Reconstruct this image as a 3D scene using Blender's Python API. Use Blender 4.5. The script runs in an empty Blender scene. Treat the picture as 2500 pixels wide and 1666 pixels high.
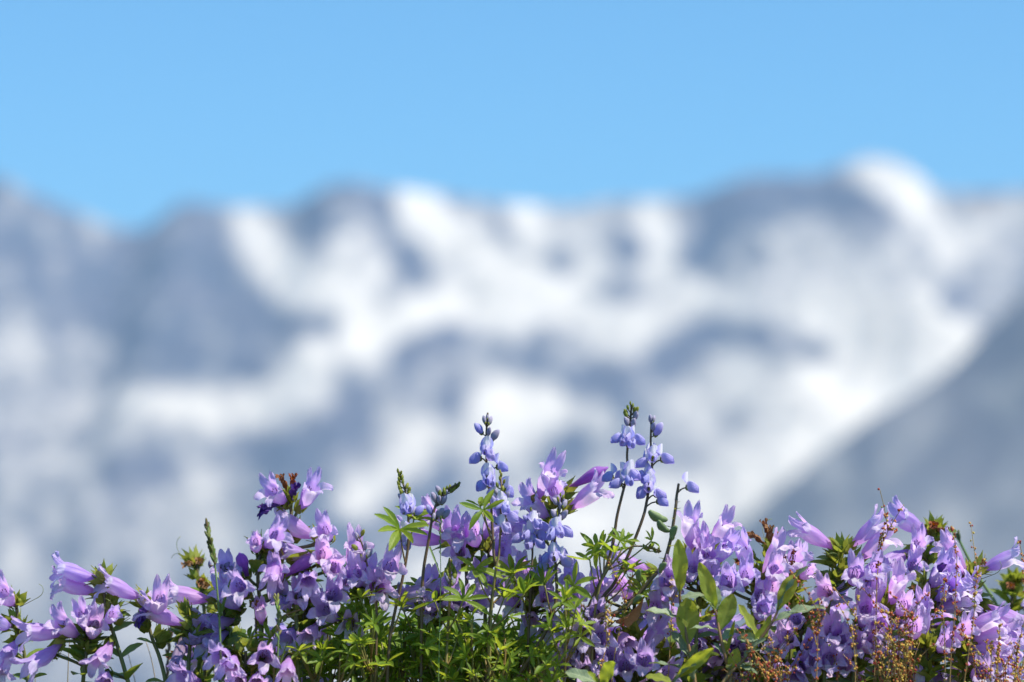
import bpy, math, random
import numpy as np
from mathutils import Vector, Matrix, noise

S = bpy.context.scene
COL = S.collection
rad = math.radians

# ------------------------------------------------------------------ camera
FOC, SENS, DIST, PITCH, CAMZ = 105.0, 36.0, 1.867, rad(4.0), 0.130
cam_d = bpy.data.cameras.new('camera')
cam = bpy.data.objects.new('camera', cam_d)
COL.objects.link(cam)
cam_d.lens = FOC
cam_d.sensor_width = SENS
cam_d.clip_start = 0.05
cam_d.clip_end = 60000
cam.location = (0, -DIST, CAMZ)
cam.rotation_euler = (math.pi / 2 + PITCH, 0, 0)
cam_d.dof.use_dof = True
cam_d.dof.focus_distance = 1.875
cam_d.dof.aperture_fstop = 4.9
S.camera = cam

# ------------------------------------------------------------------ sky and sun
SUN_EL, SUN_AZ = rad(54), rad(110)          # azimuth measured from +Y (away from the camera) towards +X
to_sun = Vector((math.sin(SUN_AZ) * math.cos(SUN_EL), math.cos(SUN_AZ) * math.cos(SUN_EL), math.sin(SUN_EL)))
W = bpy.data.worlds.new('World')
S.world = W
W.use_nodes = True
nt = W.node_tree
sky = nt.nodes.new('ShaderNodeTexSky')
sky.sky_type = 'NISHITA'
sky.sun_disc = False
sky.sun_elevation = SUN_EL
sky.sun_rotation = SUN_AZ
sky.altitude = 2000
sky.air_density = 1.0
sky.dust_density = 0.15
sky.ozone_density = 1.5
bg = nt.nodes['Background']
tint = nt.nodes.new('ShaderNodeMix')
tint.data_type = 'RGBA'
tint.blend_type = 'MULTIPLY'
tint.inputs[0].default_value = 1.0
tint.inputs[7].default_value = (0.56, 1.10, 1.30, 1)      # a clear, saturated alpine blue
nt.links.new(sky.outputs[0], tint.inputs[6])
nt.links.new(tint.outputs[2], bg.inputs['Color'])
bg.inputs['Strength'].default_value = 0.098
sun_d = bpy.data.lights.new('sun', 'SUN')
sun_d.energy = 5.0
sun_d.angle = rad(0.53)
sun_d.color = (1.0, 0.925, 0.81)
sun = bpy.data.objects.new('sun', sun_d)
COL.objects.link(sun)
sun.rotation_euler = (-to_sun).to_track_quat('-Z', 'Y').to_euler()
S.view_settings.view_transform = 'Standard'
S.view_settings.look = 'None'
S.view_settings.exposure = 0.58
S.view_settings.gamma = 1.0
S.view_settings.use_curve_mapping = False
S.render.engine = 'CYCLES'
S.cycles.use_denoising = True
S.cycles.max_bounces = 10
S.cycles.diffuse_bounces = 4
S.cycles.transmission_bounces = 6
S.cycles.volume_bounces = 0
S.cycles.sample_clamp_indirect = 8.0

# ------------------------------------------------------------------ helpers
CP, SP = math.cos(PITCH), math.sin(PITCH)
K = SENS / FOC / 2500.0


def at(u, v, y=0.0):
    """a place in the scene, y metres behind the front row of plants, from its position in the survey of the photograph"""
    a, b = (u - 1250) * K, (833 - v) * K
    d = Vector((a, CP - b * SP, SP + b * CP))
    t = (y + DIST) / d.y
    return Vector((d.x * t, y, CAMZ + d.z * t))


PX = 0.64 / 2500.0                          # metres for one survey unit in the plane of the flowers


def tagged(o, label=None, cat=None, group=None, kind=None):
    if label: o['label'] = label
    if cat: o['category'] = cat
    if group: o['group'] = group
    if kind: o['kind'] = kind
    return o


def mesh(name, V, F, mat=None, col=None, smooth=True, col2=None):
    me = bpy.data.meshes.new(name)
    me.from_pydata([tuple(p) for p in V], [], F)
    if smooth:
        me.polygons.foreach_set('use_smooth', [True] * len(me.polygons))
    for nm, data in (('Col', col), ('Crd', col2)):
        if data is not None:
            a = me.attributes.new(nm, 'FLOAT_COLOR', 'POINT')
            a.data.foreach_set('color', np.array([(c[0], c[1], c[2], 1.0) for c in data], dtype=np.float32).ravel())
    if mat: me.materials.append(mat)
    me.update()
    return me


def put(name, me, parent=None, mw=None):
    o = bpy.data.objects.new(name, me)
    COL.objects.link(o)
    if parent is not None:
        o.parent = parent
    if mw is not None:
        o.matrix_basis = mw
    return o


def empty(name, loc):
    o = bpy.data.objects.new(name, None)
    o.empty_display_size = 0.01
    COL.objects.link(o)
    o.location = loc
    return o


def join(parts):
    V, F, C = [], [], []
    for v, f, c in parts:
        n = len(V)
        V += list(v)
        F += [tuple(i + n for i in q) for q in f]
        C += list(c)
    return V, F, C


def smooth_path(pts, per=5):
    P = [Vector(p) for p in pts]
    if len(P) < 3: return P
    out = []
    for i in range(len(P) - 1):
        p0 = P[max(i - 1, 0)]; p1 = P[i]; p2 = P[i + 1]; p3 = P[min(i + 2, len(P) - 1)]
        for k in range(per):
            t = k / per
            out.append(0.5 * ((2 * p1) + (p2 - p0) * t + (2 * p0 - 5 * p1 + 4 * p2 - p3) * t * t + (3 * p1 - p0 - 3 * p2 + p3) * t ** 3))
    out.append(P[-1])
    return out


def tube(pts, r0, r1, n=6, col=(0, 0, 0)):
    V, F = [], []
    m = len(pts)
    ref = Vector((0.3, 1, 0.2)).normalized()
    for i, p in enumerate(pts):
        d = (pts[min(i + 1, m - 1)] - pts[max(i - 1, 0)])
        d = d.normalized() if d.length > 1e-9 else Vector((0, 0, 1))
        a = d.cross(ref)
        if a.length < 1e-3: a = d.cross(Vector((1, 0, 0)))
        a.normalize(); b = d.cross(a)
        r = r0 + (r1 - r0) * i / (m - 1)
        for k in range(n):
            t = 2 * math.pi * k / n
            V.append(p + (a * math.cos(t) + b * math.sin(t)) * r)
        if i:
            for k in range(n):
                F.append(((i - 1) * n + k, (i - 1) * n + (k + 1) % n, i * n + (k + 1) % n, i * n + k))
    F.append(tuple(range(n))[::-1])
    F.append(tuple((m - 1) * n + k for k in range(n)))
    c = [(col[0], i / (m - 1), col[2]) for i in range(m) for k in range(n)]
    return V, F, c


def blob(c, ax, r, l, seg=6, rings=4, col=(0, 0, 0)):
    """small pointed ellipsoid round c, long axis ax"""
    ax = ax.normalized()
    a = ax.cross(Vector((0.37, 0.81, 0.45)))
    a.normalize(); b = ax.cross(a)
    V = [c - ax * l]; F = []
    for i in range(1, rings):
        t = math.pi * i / rings
        for k in range(seg):
            q = 2 * math.pi * k / seg
            V.append(c - ax * l * math.cos(t) + (a * math.cos(q) + b * math.sin(q)) * r * math.sin(t))
    V.append(c + ax * l)
    for k in range(seg):
        F.append((0, 1 + (k + 1) % seg, 1 + k))
        for i in range(rings - 2):
            F.append((1 + i * seg + k, 1 + i * seg + (k + 1) % seg, 1 + (i + 1) * seg + (k + 1) % seg, 1 + (i + 1) * seg + k))
        F.append((1 + (rings - 2) * seg + k, 1 + (rings - 2) * seg + (k + 1) % seg, len(V) - 1))
    return V, F, [col] * len(V)


# ------------------------------------------------------------------ materials
def new_mat(name):
    m = bpy.data.materials.new(name)
    m.use_nodes = True
    n = m.node_tree
    n.nodes.clear()
    out = n.nodes.new('ShaderNodeOutputMaterial')
    return m, n, out


def N(n, t, **kw):
    x = n.nodes.new(t)
    for k, v in kw.items(): setattr(x, k, v)
    return x


def setin(n, node, key, val):
    if isinstance(val, bpy.types.NodeSocket): n.links.new(val, node.inputs[key])
    else:
        if isinstance(val, tuple) and len(val) == 3 and node.inputs[key].type == 'RGBA': val = val + (1,)
        node.inputs[key].default_value = val


def mixc(n, f, a, b, mode='MIX'):
    x = N(n, 'ShaderNodeMix', data_type='RGBA', blend_type=mode)
    setin(n, x, 0, f); setin(n, x, 6, a); setin(n, x, 7, b)
    return x.outputs[2]


def ma(n, op, a, b=None, c=None, clamp=False):
    x = N(n, 'ShaderNodeMath', operation=op, use_clamp=clamp)
    setin(n, x, 0, a)
    if b is not None: setin(n, x, 1, b)
    if c is not None: setin(n, x, 2, c)
    return x.outputs[0]


def ramp(n, f, stops):
    x = N(n, 'ShaderNodeValToRGB')
    e = x.color_ramp.elements
    while len(e) < len(stops): e.new(0.5)
    for q, (p, c) in zip(e, stops):
        q.position = p
        q.color = c + (1,) if len(c) == 3 else c
    n.links.new(f, x.inputs[0])
    return x.outputs[0]


def attr(n, name):
    a = N(n, 'ShaderNodeAttribute', attribute_name=name)
    s = N(n, 'ShaderNodeSeparateColor')
    n.links.new(a.outputs['Color'], s.inputs[0])
    return s.outputs[0], s.outputs[1], s.outputs[2], a.outputs['Color']


def noise_tex(n, vec, scale, detail=2.0, rough=0.5):
    x = N(n, 'ShaderNodeTexNoise')
    if vec is not None: n.links.new(vec, x.inputs['Vector'])
    x.inputs['Scale'].default_value = scale
    x.inputs['Detail'].default_value = detail
    x.inputs['Roughness'].default_value = rough
    return x.outputs[0]


def thin(n, out, colr, trans, tmix, rough=0.5, spec=0.35, bump=None, bstr=0.3, bdist=0.001, sheen=0.0):
    """a thin leaf or petal: glossy-diffuse face that lets part of the light through"""
    p = N(n, 'ShaderNodeBsdfPrincipled')
    setin(n, p, 'Base Color', colr)
    p.inputs['Roughness'].default_value = rough
    p.inputs['Specular IOR Level'].default_value = spec
    p.inputs['Sheen Weight'].default_value = sheen
    t = N(n, 'ShaderNodeBsdfTranslucent')
    setin(n, t, 'Color', trans)
    if bump is not None:
        b = N(n, 'ShaderNodeBump')
        b.inputs['Strength'].default_value = bstr
        b.inputs['Distance'].default_value = bdist
        n.links.new(bump, b.inputs['Height'])
        n.links.new(b.outputs[0], p.inputs['Normal'])
    m = N(n, 'ShaderNodeMixShader')
    m.inputs[0].default_value = tmix
    n.links.new(p.outputs[0], m.inputs[1])
    n.links.new(t.outputs[0], m.inputs[2])
    n.links.new(m.outputs[0], out.inputs[0])


def hsv(n, colr, h=0.5, s=1.0, v=1.0):
    x = N(n, 'ShaderNodeHueSaturation')
    setin(n, x, 'Color', colr); setin(n, x, 'Hue', h); setin(n, x, 'Saturation', s); setin(n, x, 'Value', v)
    return x.outputs[0]


def maprange(n, f, a, b, c, d):
    x = N(n, 'ShaderNodeMapRange')
    setin(n, x, 0, f)
    for i, q in enumerate((a, b, c, d)): x.inputs[i + 1].default_value = q
    return x.outputs[0]


def petal_mat(name, tube_c, lobe_c, white, tmix=0.42, rough=0.45, sat=1.0, hue=0.02):
    m, n, out = new_mat(name)
    r, g, b, _ = attr(n, 'Col')                       # along the flower, how far out on a lobe, pale throat plus painted rim highlight
    cr = N(n, 'ShaderNodeAttribute', attribute_name='Crd').outputs['Vector']
    oi = N(n, 'ShaderNodeObjectInfo').outputs['Random']
    mp = N(n, 'ShaderNodeMapping')
    n.links.new(cr, mp.inputs[0])
    mp.inputs['Scale'].default_value = (26, 2.5, 1)
    veins = noise_tex(n, mp.outputs[0], 1.0, 3.0)
    blot = noise_tex(n, cr, 5.0, 2.0)
    c = mixc(n, ma(n, 'POWER', r, 1.3), tube_c, lobe_c)
    c = mixc(n, maprange(n, veins, 0.35, 0.75, 0.0, 0.5), c, (lobe_c[0] * 0.62, lobe_c[1] * 0.45, lobe_c[2] * 0.72))
    c = mixc(n, maprange(n, blot, 0.4, 0.8, 0.0, 0.35), c, (lobe_c[0] * 1.25, lobe_c[1] * 1.35, min(1, lobe_c[2] * 1.12)))
    c = mixc(n, ma(n, 'MULTIPLY', b, white), c, (0.93, 0.91, 0.96))
    c = hsv(n, c, maprange(n, oi, 0, 1, 0.5 - hue, 0.5 + hue), maprange(n, oi, 1, 0, sat * 0.9, sat * 1.08), maprange(n, veins, 0, 1, 0.93, 1.07))
    t = hsv(n, c, 0.508, 1.12, 1.0)
    thin(n, out, c, t, tmix, rough, 0.3, veins, 0.6, 0.0009, 0.2)
    return m


def leaf_mat(name, c1, c2, t1, tmix=0.45, rough=0.4, spec=0.4, rib=0.25):
    m, n, out = new_mat(name)
    r, g, b, _ = attr(n, 'Col')                       # across from the midrib, along, loose
    geo = N(n, 'ShaderNodeTexCoord').outputs['Object']
    oi = N(n, 'ShaderNodeObjectInfo').outputs['Random']
    ns = noise_tex(n, geo, 6.0, 4.0, 0.6)
    fine = noise_tex(n, geo, 30.0, 3.0, 0.6)
    c = mixc(n, maprange(n, ns, 0.3, 0.7, 0, 1), c1, c2)
    vn = N(n, 'ShaderNodeMath', operation='SINE')
    n.links.new(ma(n, 'MULTIPLY', ma(n, 'SUBTRACT', g, ma(n, 'MULTIPLY', r, 0.22)), 58.0), vn.inputs[0])
    vein = ma(n, 'POWER', ma(n, 'MULTIPLY_ADD', vn.outputs[0], 0.5, 0.5), 8.0)
    mid = ma(n, 'LESS_THAN', r, 0.07)
    line = ma(n, 'MAXIMUM', ma(n, 'MULTIPLY', vein, 0.45), mid)
    c = mixc(n, ma(n, 'MULTIPLY', line, rib), c, (c2[0] * 1.9 + 0.05, c2[1] * 1.6 + 0.05, c2[2] * 1.7 + 0.02))
    tipc = ma(n, 'MULTIPLY', maprange(n, g, 0.85, 1.0, 0.0, 0.5), maprange(n, fine, 0.4, 0.6, 0.0, 1.0))
    c = mixc(n, tipc, c, (0.30, 0.20, 0.05))
    spot = noise_tex(n, geo, 11.0, 5.0, 0.75)
    c = mixc(n, maprange(n, spot, 0.60, 0.70, 0.0, 0.55), c, (0.20, 0.15, 0.05))
    c = hsv(n, c, maprange(n, oi, 0, 1, 0.485, 0.515), 1.0, maprange(n, oi, 1, 0, 0.8, 1.2))
    t = mixc(n, ma(n, 'MULTIPLY', line, 0.5), t1, (t1[0] * 0.6, t1[1] * 0.6, t1[2] * 0.6))
    t = hsv(n, t, maprange(n, oi, 0, 1, 0.485, 0.51), 1.0, maprange(n, ns, 0.2, 0.8, 0.85, 1.15))
    thin(n, out, c, t, tmix, rough, spec, ma(n, 'ADD', fine, ma(n, 'MULTIPLY', line, -1.5)), 0.25, 0.0004)
    return m


def stem_mat(name, c1, c2, c3=None, rough=0.5):
    m, n, out = new_mat(name)
    r, g, b, _ = attr(n, 'Col')
    geo = N(n, 'ShaderNodeTexCoord').outputs['Object']
    ns = noise_tex(n, geo, 60.0, 4.0, 0.65)
    lg = noise_tex(n, geo, 9.0, 2.0)
    c = mixc(n, maprange(n, lg, 0.38, 0.62, 0, 1), c1, c2)
    if c3: c = mixc(n, maprange(n, g, 0.15, 0.85, 0, 1), c3, c)
    c = mixc(n, maprange(n, ns, 0.55, 0.75, 0, 0.5), c, (0.16, 0.09, 0.05))
    p = N(n, 'ShaderNodeBsdfPrincipled')
    n.links.new(c, p.inputs['Base Color'])
    p.inputs['Roughness'].default_value = rough
    p.inputs['Subsurface Weight'].default_value = 0.0
    b = N(n, 'ShaderNodeBump'); b.inputs['Strength'].default_value = 0.4; b.inputs['Distance'].default_value = 0.0005
    n.links.new(ns, b.inputs['Height']); n.links.new(b.outputs[0], p.inputs['Normal'])
    n.links.new(p.outputs[0], out.inputs[0])
    return m


def vcol_mat(name, rough=0.5, jitter=0.25, tr=0.2):
    """colour carried by the pieces themselves (seeds, spikelets, anthers)"""
    m, n, out = new_mat(name)
    a = N(n, 'ShaderNodeAttribute', attribute_name='Col').outputs['Color']
    geo = N(n, 'ShaderNodeTexCoord').outputs['Object']
    ns = noise_tex(n, geo, 300.0, 2.0)
    c = hsv(n, a, 0.5, 1.0, maprange(n, ns, 0.2, 0.8, 1 - jitter, 1 + jitter))
    thin(n, out, c, c, tr, rough, 0.3)
    return m


M = {}
M['petal'] = petal_mat('penstemon_petal', (0.74, 0.43, 0.88), (0.73, 0.55, 0.96), 1.0, 0.58, 0.38, 1.0, 0.035)
M['petal_bud'] = petal_mat('penstemon_bud_petal', (0.42, 0.12, 0.48), (0.52, 0.24, 0.78), 0.1, 0.45)
M['petal_wilt'] = petal_mat('wilted_petal', (0.10, 0.035, 0.20), (0.13, 0.05, 0.28), 0.0, 0.2, 0.6)
M['petal_dry'] = petal_mat('dried_petal', (0.42, 0.17, 0.05), (0.30, 0.12, 0.045), 0.0, 0.3, 0.7)
M['petal_fade'] = petal_mat('faded_petal', (0.36, 0.26, 0.22), (0.30, 0.22, 0.48), 0.0, 0.35, 0.6)
M['lupine'] = petal_mat('lupine_petal', (0.54, 0.52, 0.89), (0.48, 0.45, 0.90), 1.0, 0.42, 0.4, 1.0, 0.015)
M['lupine_bud'] = petal_mat('lupine_bud_petal', (0.32, 0.33, 0.26), (0.42, 0.38, 0.62), 0.3, 0.2, 0.55)
M['calyx'] = leaf_mat('calyx_green', (0.20, 0.25, 0.04), (0.29, 0.33, 0.06), (0.50, 0.53, 0.06), 0.4, 0.5, 0.3)
M['leaf'] = leaf_mat('penstemon_leaf', (0.12, 0.20, 0.03), (0.19, 0.28, 0.04), (0.42, 0.52, 0.05), 0.4, 0.38, 0.45)
M['lupine_leaf'] = leaf_mat('lupine_leaf', (0.15, 0.26, 0.025), (0.22, 0.33, 0.035), (0.56, 0.68, 0.05), 0.5, 0.42, 0.4)
M['willow_leaf'] = leaf_mat('willow_leaf', (0.25, 0.33, 0.06), (0.33, 0.41, 0.07), (0.62, 0.70, 0.05), 0.55, 0.45, 0.35, 0.45)
M['willow_grey'] = leaf_mat('willow_leaf_grey', (0.20, 0.28, 0.16), (0.27, 0.35, 0.21), (0.30, 0.38, 0.10), 0.3, 0.5, 0.35, 0.5)
M['dry_leaf'] = leaf_mat('dry_leaf', (0.42, 0.20, 0.08), (0.50, 0.28, 0.12), (0.5, 0.22, 0.05), 0.3, 0.6, 0.3)
M['stem'] = stem_mat('penstemon_stem', (0.17, 0.23, 0.05), (0.25, 0.30, 0.06), (0.12, 0.10, 0.04))
M['lupine_stem'] = stem_mat('lupine_stem', (0.13, 0.075, 0.04), (0.15, 0.11, 0.045), (0.12, 0.085, 0.045))
M['lupine_green'] = stem_mat('lupine_green_stem', (0.20, 0.20, 0.06), (0.25, 0.25, 0.07), (0.25, 0.15, 0.05))
M['willow_twig'] = stem_mat('willow_twig', (0.36, 0.20, 0.08), (0.32, 0.26, 0.08), (0.22, 0.12, 0.06))
M['grass'] = stem_mat('grass_stalk', (0.12, 0.21, 0.06), (0.17, 0.26, 0.07))
M['blade'] = leaf_mat('grass_blade', (0.08, 0.17, 0.035), (0.12, 0.22, 0.05), (0.25, 0.40, 0.05), 0.35)
M['straw'] = stem_mat('dry_stalk', (0.36, 0.28, 0.14), (0.28, 0.22, 0.12))
M['bits'] = vcol_mat('seed_and_anther', tr=0.3)
M['pod'] = leaf_mat('lupine_pod', (0.19, 0.27, 0.12), (0.26, 0.33, 0.16), (0.2, 0.3, 0.06), 0.15, 0.55, 0.3, 0.1)
M['sorrel_stem'] = stem_mat('sorrel_stem', (0.32, 0.24, 0.07), (0.30, 0.15, 0.06))

# ------------------------------------------------------------------ the far setting: mountain, nearer ridge, valley, knoll, haze
def rock_snow_mat(name, rock1, rock2, rock3, scale):
    m, n, out = new_mat(name)
    r, g, b, _ = attr(n, 'Col')
    pos = N(n, 'ShaderNodeNewGeometry').outputs['Position']
    big = noise_tex(n, pos, scale, 6.0, 0.6)
    fine = noise_tex(n, pos, scale * 7, 5.0, 0.65)
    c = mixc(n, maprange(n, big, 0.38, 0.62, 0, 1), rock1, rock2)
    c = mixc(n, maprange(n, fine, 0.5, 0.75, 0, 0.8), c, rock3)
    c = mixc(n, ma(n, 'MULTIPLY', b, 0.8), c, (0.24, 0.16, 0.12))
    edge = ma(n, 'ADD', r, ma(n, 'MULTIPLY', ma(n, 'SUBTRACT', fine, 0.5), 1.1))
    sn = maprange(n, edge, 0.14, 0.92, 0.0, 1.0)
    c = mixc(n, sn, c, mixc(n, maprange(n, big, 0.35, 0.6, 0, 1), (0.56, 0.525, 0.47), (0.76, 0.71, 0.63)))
    p = N(n, 'ShaderNodeBsdfPrincipled')
    n.links.new(c, p.inputs['Base Color'])
    p.inputs['Roughness'].default_value = 0.8
    p.inputs['Specular IOR Level'].default_value = 0.1
    n.links.new(p.outputs[0], out.inputs[0])
    return m


def interp(pts, x):
    xs = [p[0] for p in pts]; ys = [p[1] for p in pts]
    return np.interp(x, xs, ys)


def rock_face(name, crest, yc, yf, zf, ncol, nrow, xr, strokes, base, mat, relief, brown=None, back=900.0, seed=0, power=1.0):
    """a mountain side: foot line at depth yf, crest line at depth yc, then down the far side"""
    xs = np.linspace(-1, 1, ncol)
    xs = xr * (0.28 * xs + 0.72 * xs ** 3)                   # closer columns in the middle, wide flanks
    cu = 1250 + (xs / (yc + DIST)) / K
    cv = interp(crest, cu)
    zc = np.array([at(1250, v, yc).z for v in cv])
    V, uv, brn = [], [], []
    nb = 16
    for i in range(nrow + nb):
        for j in range(ncol):
            x = xs[j]
            if i < nrow:
                t = i / (nrow - 1)
                y = yf + (yc - yf) * t
                z = zf + (zc[j] - zf) * t ** power
                env = math.sin(math.pi * min(1, t * 1.0)) ** 0.6 if 0 < t < 1 else 0
            else:
                t = (i - nrow + 1) / nb
                y = yc + back * t
                z = zc[j] - (zc[j] - zf) * 0.7 * t
                env = 0.5
            p = Vector((x / 760.0 + seed, y / 760.0, 0.3))
            h = noise.fractal(p, 0.9, 2.1, 6) * 0.55 + abs(noise.noise(p * 2.3)) * -0.5 + 0.2
            fine = noise.noise(Vector((x / 60.0, y / 60.0, seed))) * 0.12
            dz = relief * (h * env + fine * (0.35 + env))
            V.append((x, y + relief * 0.5 * h * env, z + dz))
            d = Vector((x, V[-1][1] + DIST, V[-1][2] - CAMZ))
            f = d.y * CP + d.z * SP
            uv.append((1250 + d.x / f / K, 833 - (d.z * CP - d.y * SP) / f / K))
    uv = np.array(uv)
    val = np.full(len(V), base, dtype=float)
    wob = np.array([noise.noise(Vector((a / 70.0, b / 70.0, 4.0))) for a, b in uv])
    wob2 = np.array([noise.noise(Vector((a / 70.0, b / 70.0, 9.0))) for a, b in uv])
    q = uv + np.stack([wob, wob2], 1) * 12
    for sv, w, pts in strokes:
        d = np.full(len(V), 1e9)
        P = [np.array(p, float) for p in pts]
        if len(P) == 1: d = np.hypot(*(q - P[0]).T)
        for a, b in zip(P[:-1], P[1:]):
            ab = b - a
            t = np.clip(((q - a) @ ab) / (ab @ ab), 0, 1)
            d = np.minimum(d, np.hypot(*(q - (a + t[:, None] * ab)).T))
        fall = np.clip(1.30 - d / w * 0.80, 0, 1)
        fall = fall * fall * (3 - 2 * fall)
        val = val * (1 - fall) + sv * fall
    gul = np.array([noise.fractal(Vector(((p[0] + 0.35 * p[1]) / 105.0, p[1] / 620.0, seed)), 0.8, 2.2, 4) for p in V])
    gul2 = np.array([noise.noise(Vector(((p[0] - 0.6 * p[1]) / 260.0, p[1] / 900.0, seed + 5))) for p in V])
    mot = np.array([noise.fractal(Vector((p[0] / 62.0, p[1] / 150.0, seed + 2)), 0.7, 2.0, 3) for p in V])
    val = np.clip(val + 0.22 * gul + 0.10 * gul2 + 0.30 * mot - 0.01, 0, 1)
    bz = np.zeros(len(V))
    if brown:
        for (bu, bv, br) in brown:
            bz = np.maximum(bz, np.exp(-(((uv[:, 0] - bu) / br) ** 2 + ((uv[:, 1] - bv) / (br * 0.7)) ** 2)))
    F = []
    for i in range(nrow + nb - 1):
        for j in range(ncol - 1):
            a = i * ncol + j
            F.append((a, a + 1, a + ncol + 1, a + ncol))
    me = mesh(name, V, F, mat, list(zip(val, val, bz)))
    o = put(name, me)
    tagged(o, kind='structure')
    return o


def A_(*p): return [(x * 0.6378, 300 + y * 0.6378) for x, y in p]
def B_(*p): return [(1250 + x * 0.6378, 300 + y * 0.6378) for x, y in p]


crest = [(-900, 520), (-500, 380), (-150, 420), (0, 432), (60, 470), (130, 500), (210, 530), (290, 560), (350, 562), (400, 520), (450, 492), (560, 505), (640, 505),
         (700, 505), (750, 478), (800, 450), (870, 445), (930, 460), (1000, 462), (1100, 478), (1180, 492), (1280, 500), (1400, 505), (1500, 488),
         (1600, 490), (1700, 478), (1755, 455), (1820, 432), (1900, 428), (2000, 425), (2060, 405), (2120, 385), (2190, 392), (2240, 420), (2290, 468),
         (2360, 472), (2440, 470), (2500, 465), (2700, 430), (3000, 520), (3500, 480)]
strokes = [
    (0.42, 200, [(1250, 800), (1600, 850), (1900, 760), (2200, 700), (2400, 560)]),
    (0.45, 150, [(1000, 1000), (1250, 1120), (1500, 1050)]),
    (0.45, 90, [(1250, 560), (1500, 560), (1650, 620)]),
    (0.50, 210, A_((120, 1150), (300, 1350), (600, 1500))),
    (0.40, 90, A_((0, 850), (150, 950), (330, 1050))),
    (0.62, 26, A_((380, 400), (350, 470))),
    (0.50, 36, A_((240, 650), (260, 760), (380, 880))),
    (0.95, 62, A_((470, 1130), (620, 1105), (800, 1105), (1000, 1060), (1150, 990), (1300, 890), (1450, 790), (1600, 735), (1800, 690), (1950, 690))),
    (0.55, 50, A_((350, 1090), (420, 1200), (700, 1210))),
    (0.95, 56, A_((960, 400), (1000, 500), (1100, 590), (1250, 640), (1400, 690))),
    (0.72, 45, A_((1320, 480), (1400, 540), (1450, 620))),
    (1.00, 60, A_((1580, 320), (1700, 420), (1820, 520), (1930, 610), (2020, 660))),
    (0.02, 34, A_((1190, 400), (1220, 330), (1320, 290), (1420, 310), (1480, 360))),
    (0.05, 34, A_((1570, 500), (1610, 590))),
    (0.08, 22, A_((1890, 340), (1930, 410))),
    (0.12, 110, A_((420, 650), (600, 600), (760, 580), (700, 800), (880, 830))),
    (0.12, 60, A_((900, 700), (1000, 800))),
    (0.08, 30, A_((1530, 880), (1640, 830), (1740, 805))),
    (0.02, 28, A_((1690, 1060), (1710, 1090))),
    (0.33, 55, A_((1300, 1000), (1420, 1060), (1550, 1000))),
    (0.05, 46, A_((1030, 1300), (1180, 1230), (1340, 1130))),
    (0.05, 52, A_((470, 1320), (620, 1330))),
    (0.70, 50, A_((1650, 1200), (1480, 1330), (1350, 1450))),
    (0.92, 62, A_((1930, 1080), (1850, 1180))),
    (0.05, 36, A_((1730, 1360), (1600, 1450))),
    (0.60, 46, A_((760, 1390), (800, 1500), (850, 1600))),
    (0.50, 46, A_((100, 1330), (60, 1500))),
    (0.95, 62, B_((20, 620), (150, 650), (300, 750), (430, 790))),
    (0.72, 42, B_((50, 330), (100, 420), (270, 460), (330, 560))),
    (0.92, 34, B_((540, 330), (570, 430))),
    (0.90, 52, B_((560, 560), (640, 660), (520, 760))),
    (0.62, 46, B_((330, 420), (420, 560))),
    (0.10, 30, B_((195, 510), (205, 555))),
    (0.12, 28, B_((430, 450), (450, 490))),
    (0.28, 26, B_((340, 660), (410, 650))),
    (0.00, 58, B_((730, 500), (790, 400), (840, 340), (950, 300), (1050, 320), (1150, 350), (1250, 320), (1400, 340), (1500, 390))),  # blue shadow below the peak, painted in as snowless dark rock
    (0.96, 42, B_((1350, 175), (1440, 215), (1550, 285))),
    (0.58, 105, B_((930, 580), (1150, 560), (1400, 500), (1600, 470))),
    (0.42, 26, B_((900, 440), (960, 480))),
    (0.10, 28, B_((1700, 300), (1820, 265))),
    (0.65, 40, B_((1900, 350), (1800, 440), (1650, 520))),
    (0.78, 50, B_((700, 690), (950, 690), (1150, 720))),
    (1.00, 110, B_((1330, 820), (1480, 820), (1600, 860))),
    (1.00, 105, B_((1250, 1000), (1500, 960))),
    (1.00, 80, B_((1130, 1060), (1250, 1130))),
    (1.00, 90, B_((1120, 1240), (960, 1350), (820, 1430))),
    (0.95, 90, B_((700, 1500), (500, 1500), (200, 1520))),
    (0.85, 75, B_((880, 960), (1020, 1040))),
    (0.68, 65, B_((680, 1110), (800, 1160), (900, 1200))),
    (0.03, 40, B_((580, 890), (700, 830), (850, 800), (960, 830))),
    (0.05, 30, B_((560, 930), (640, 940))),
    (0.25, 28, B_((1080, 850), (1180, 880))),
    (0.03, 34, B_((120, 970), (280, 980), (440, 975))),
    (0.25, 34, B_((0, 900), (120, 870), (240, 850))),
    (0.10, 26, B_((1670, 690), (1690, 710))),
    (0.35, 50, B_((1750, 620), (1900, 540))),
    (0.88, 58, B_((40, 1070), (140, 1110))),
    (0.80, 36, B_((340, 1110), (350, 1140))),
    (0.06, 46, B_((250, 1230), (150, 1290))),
    (0.40, 24, B_((650, 1290), (690, 1320))),
    (0.44, 170, [(100, 1450), (500, 1520), (800, 1560)]),
    (0.60, 110, [(1050, 1420), (1300, 1450), (1500, 1480)]),
]
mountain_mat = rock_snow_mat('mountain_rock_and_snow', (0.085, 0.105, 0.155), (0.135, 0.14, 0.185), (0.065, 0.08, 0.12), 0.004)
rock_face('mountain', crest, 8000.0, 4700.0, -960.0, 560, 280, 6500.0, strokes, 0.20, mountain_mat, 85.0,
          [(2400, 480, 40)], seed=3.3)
ridge_crest = [(-3000, 2300), (1100, 1950), (1500, 1640), (1640, 1470), (1760, 1330), (1860, 1225), (1990, 1120), (2130, 1015), (2240, 955), (2330, 890), (2400, 820), (2460, 760), (2520, 700),
               (2800, 520), (3500, 350), (5000, 300)]
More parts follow.
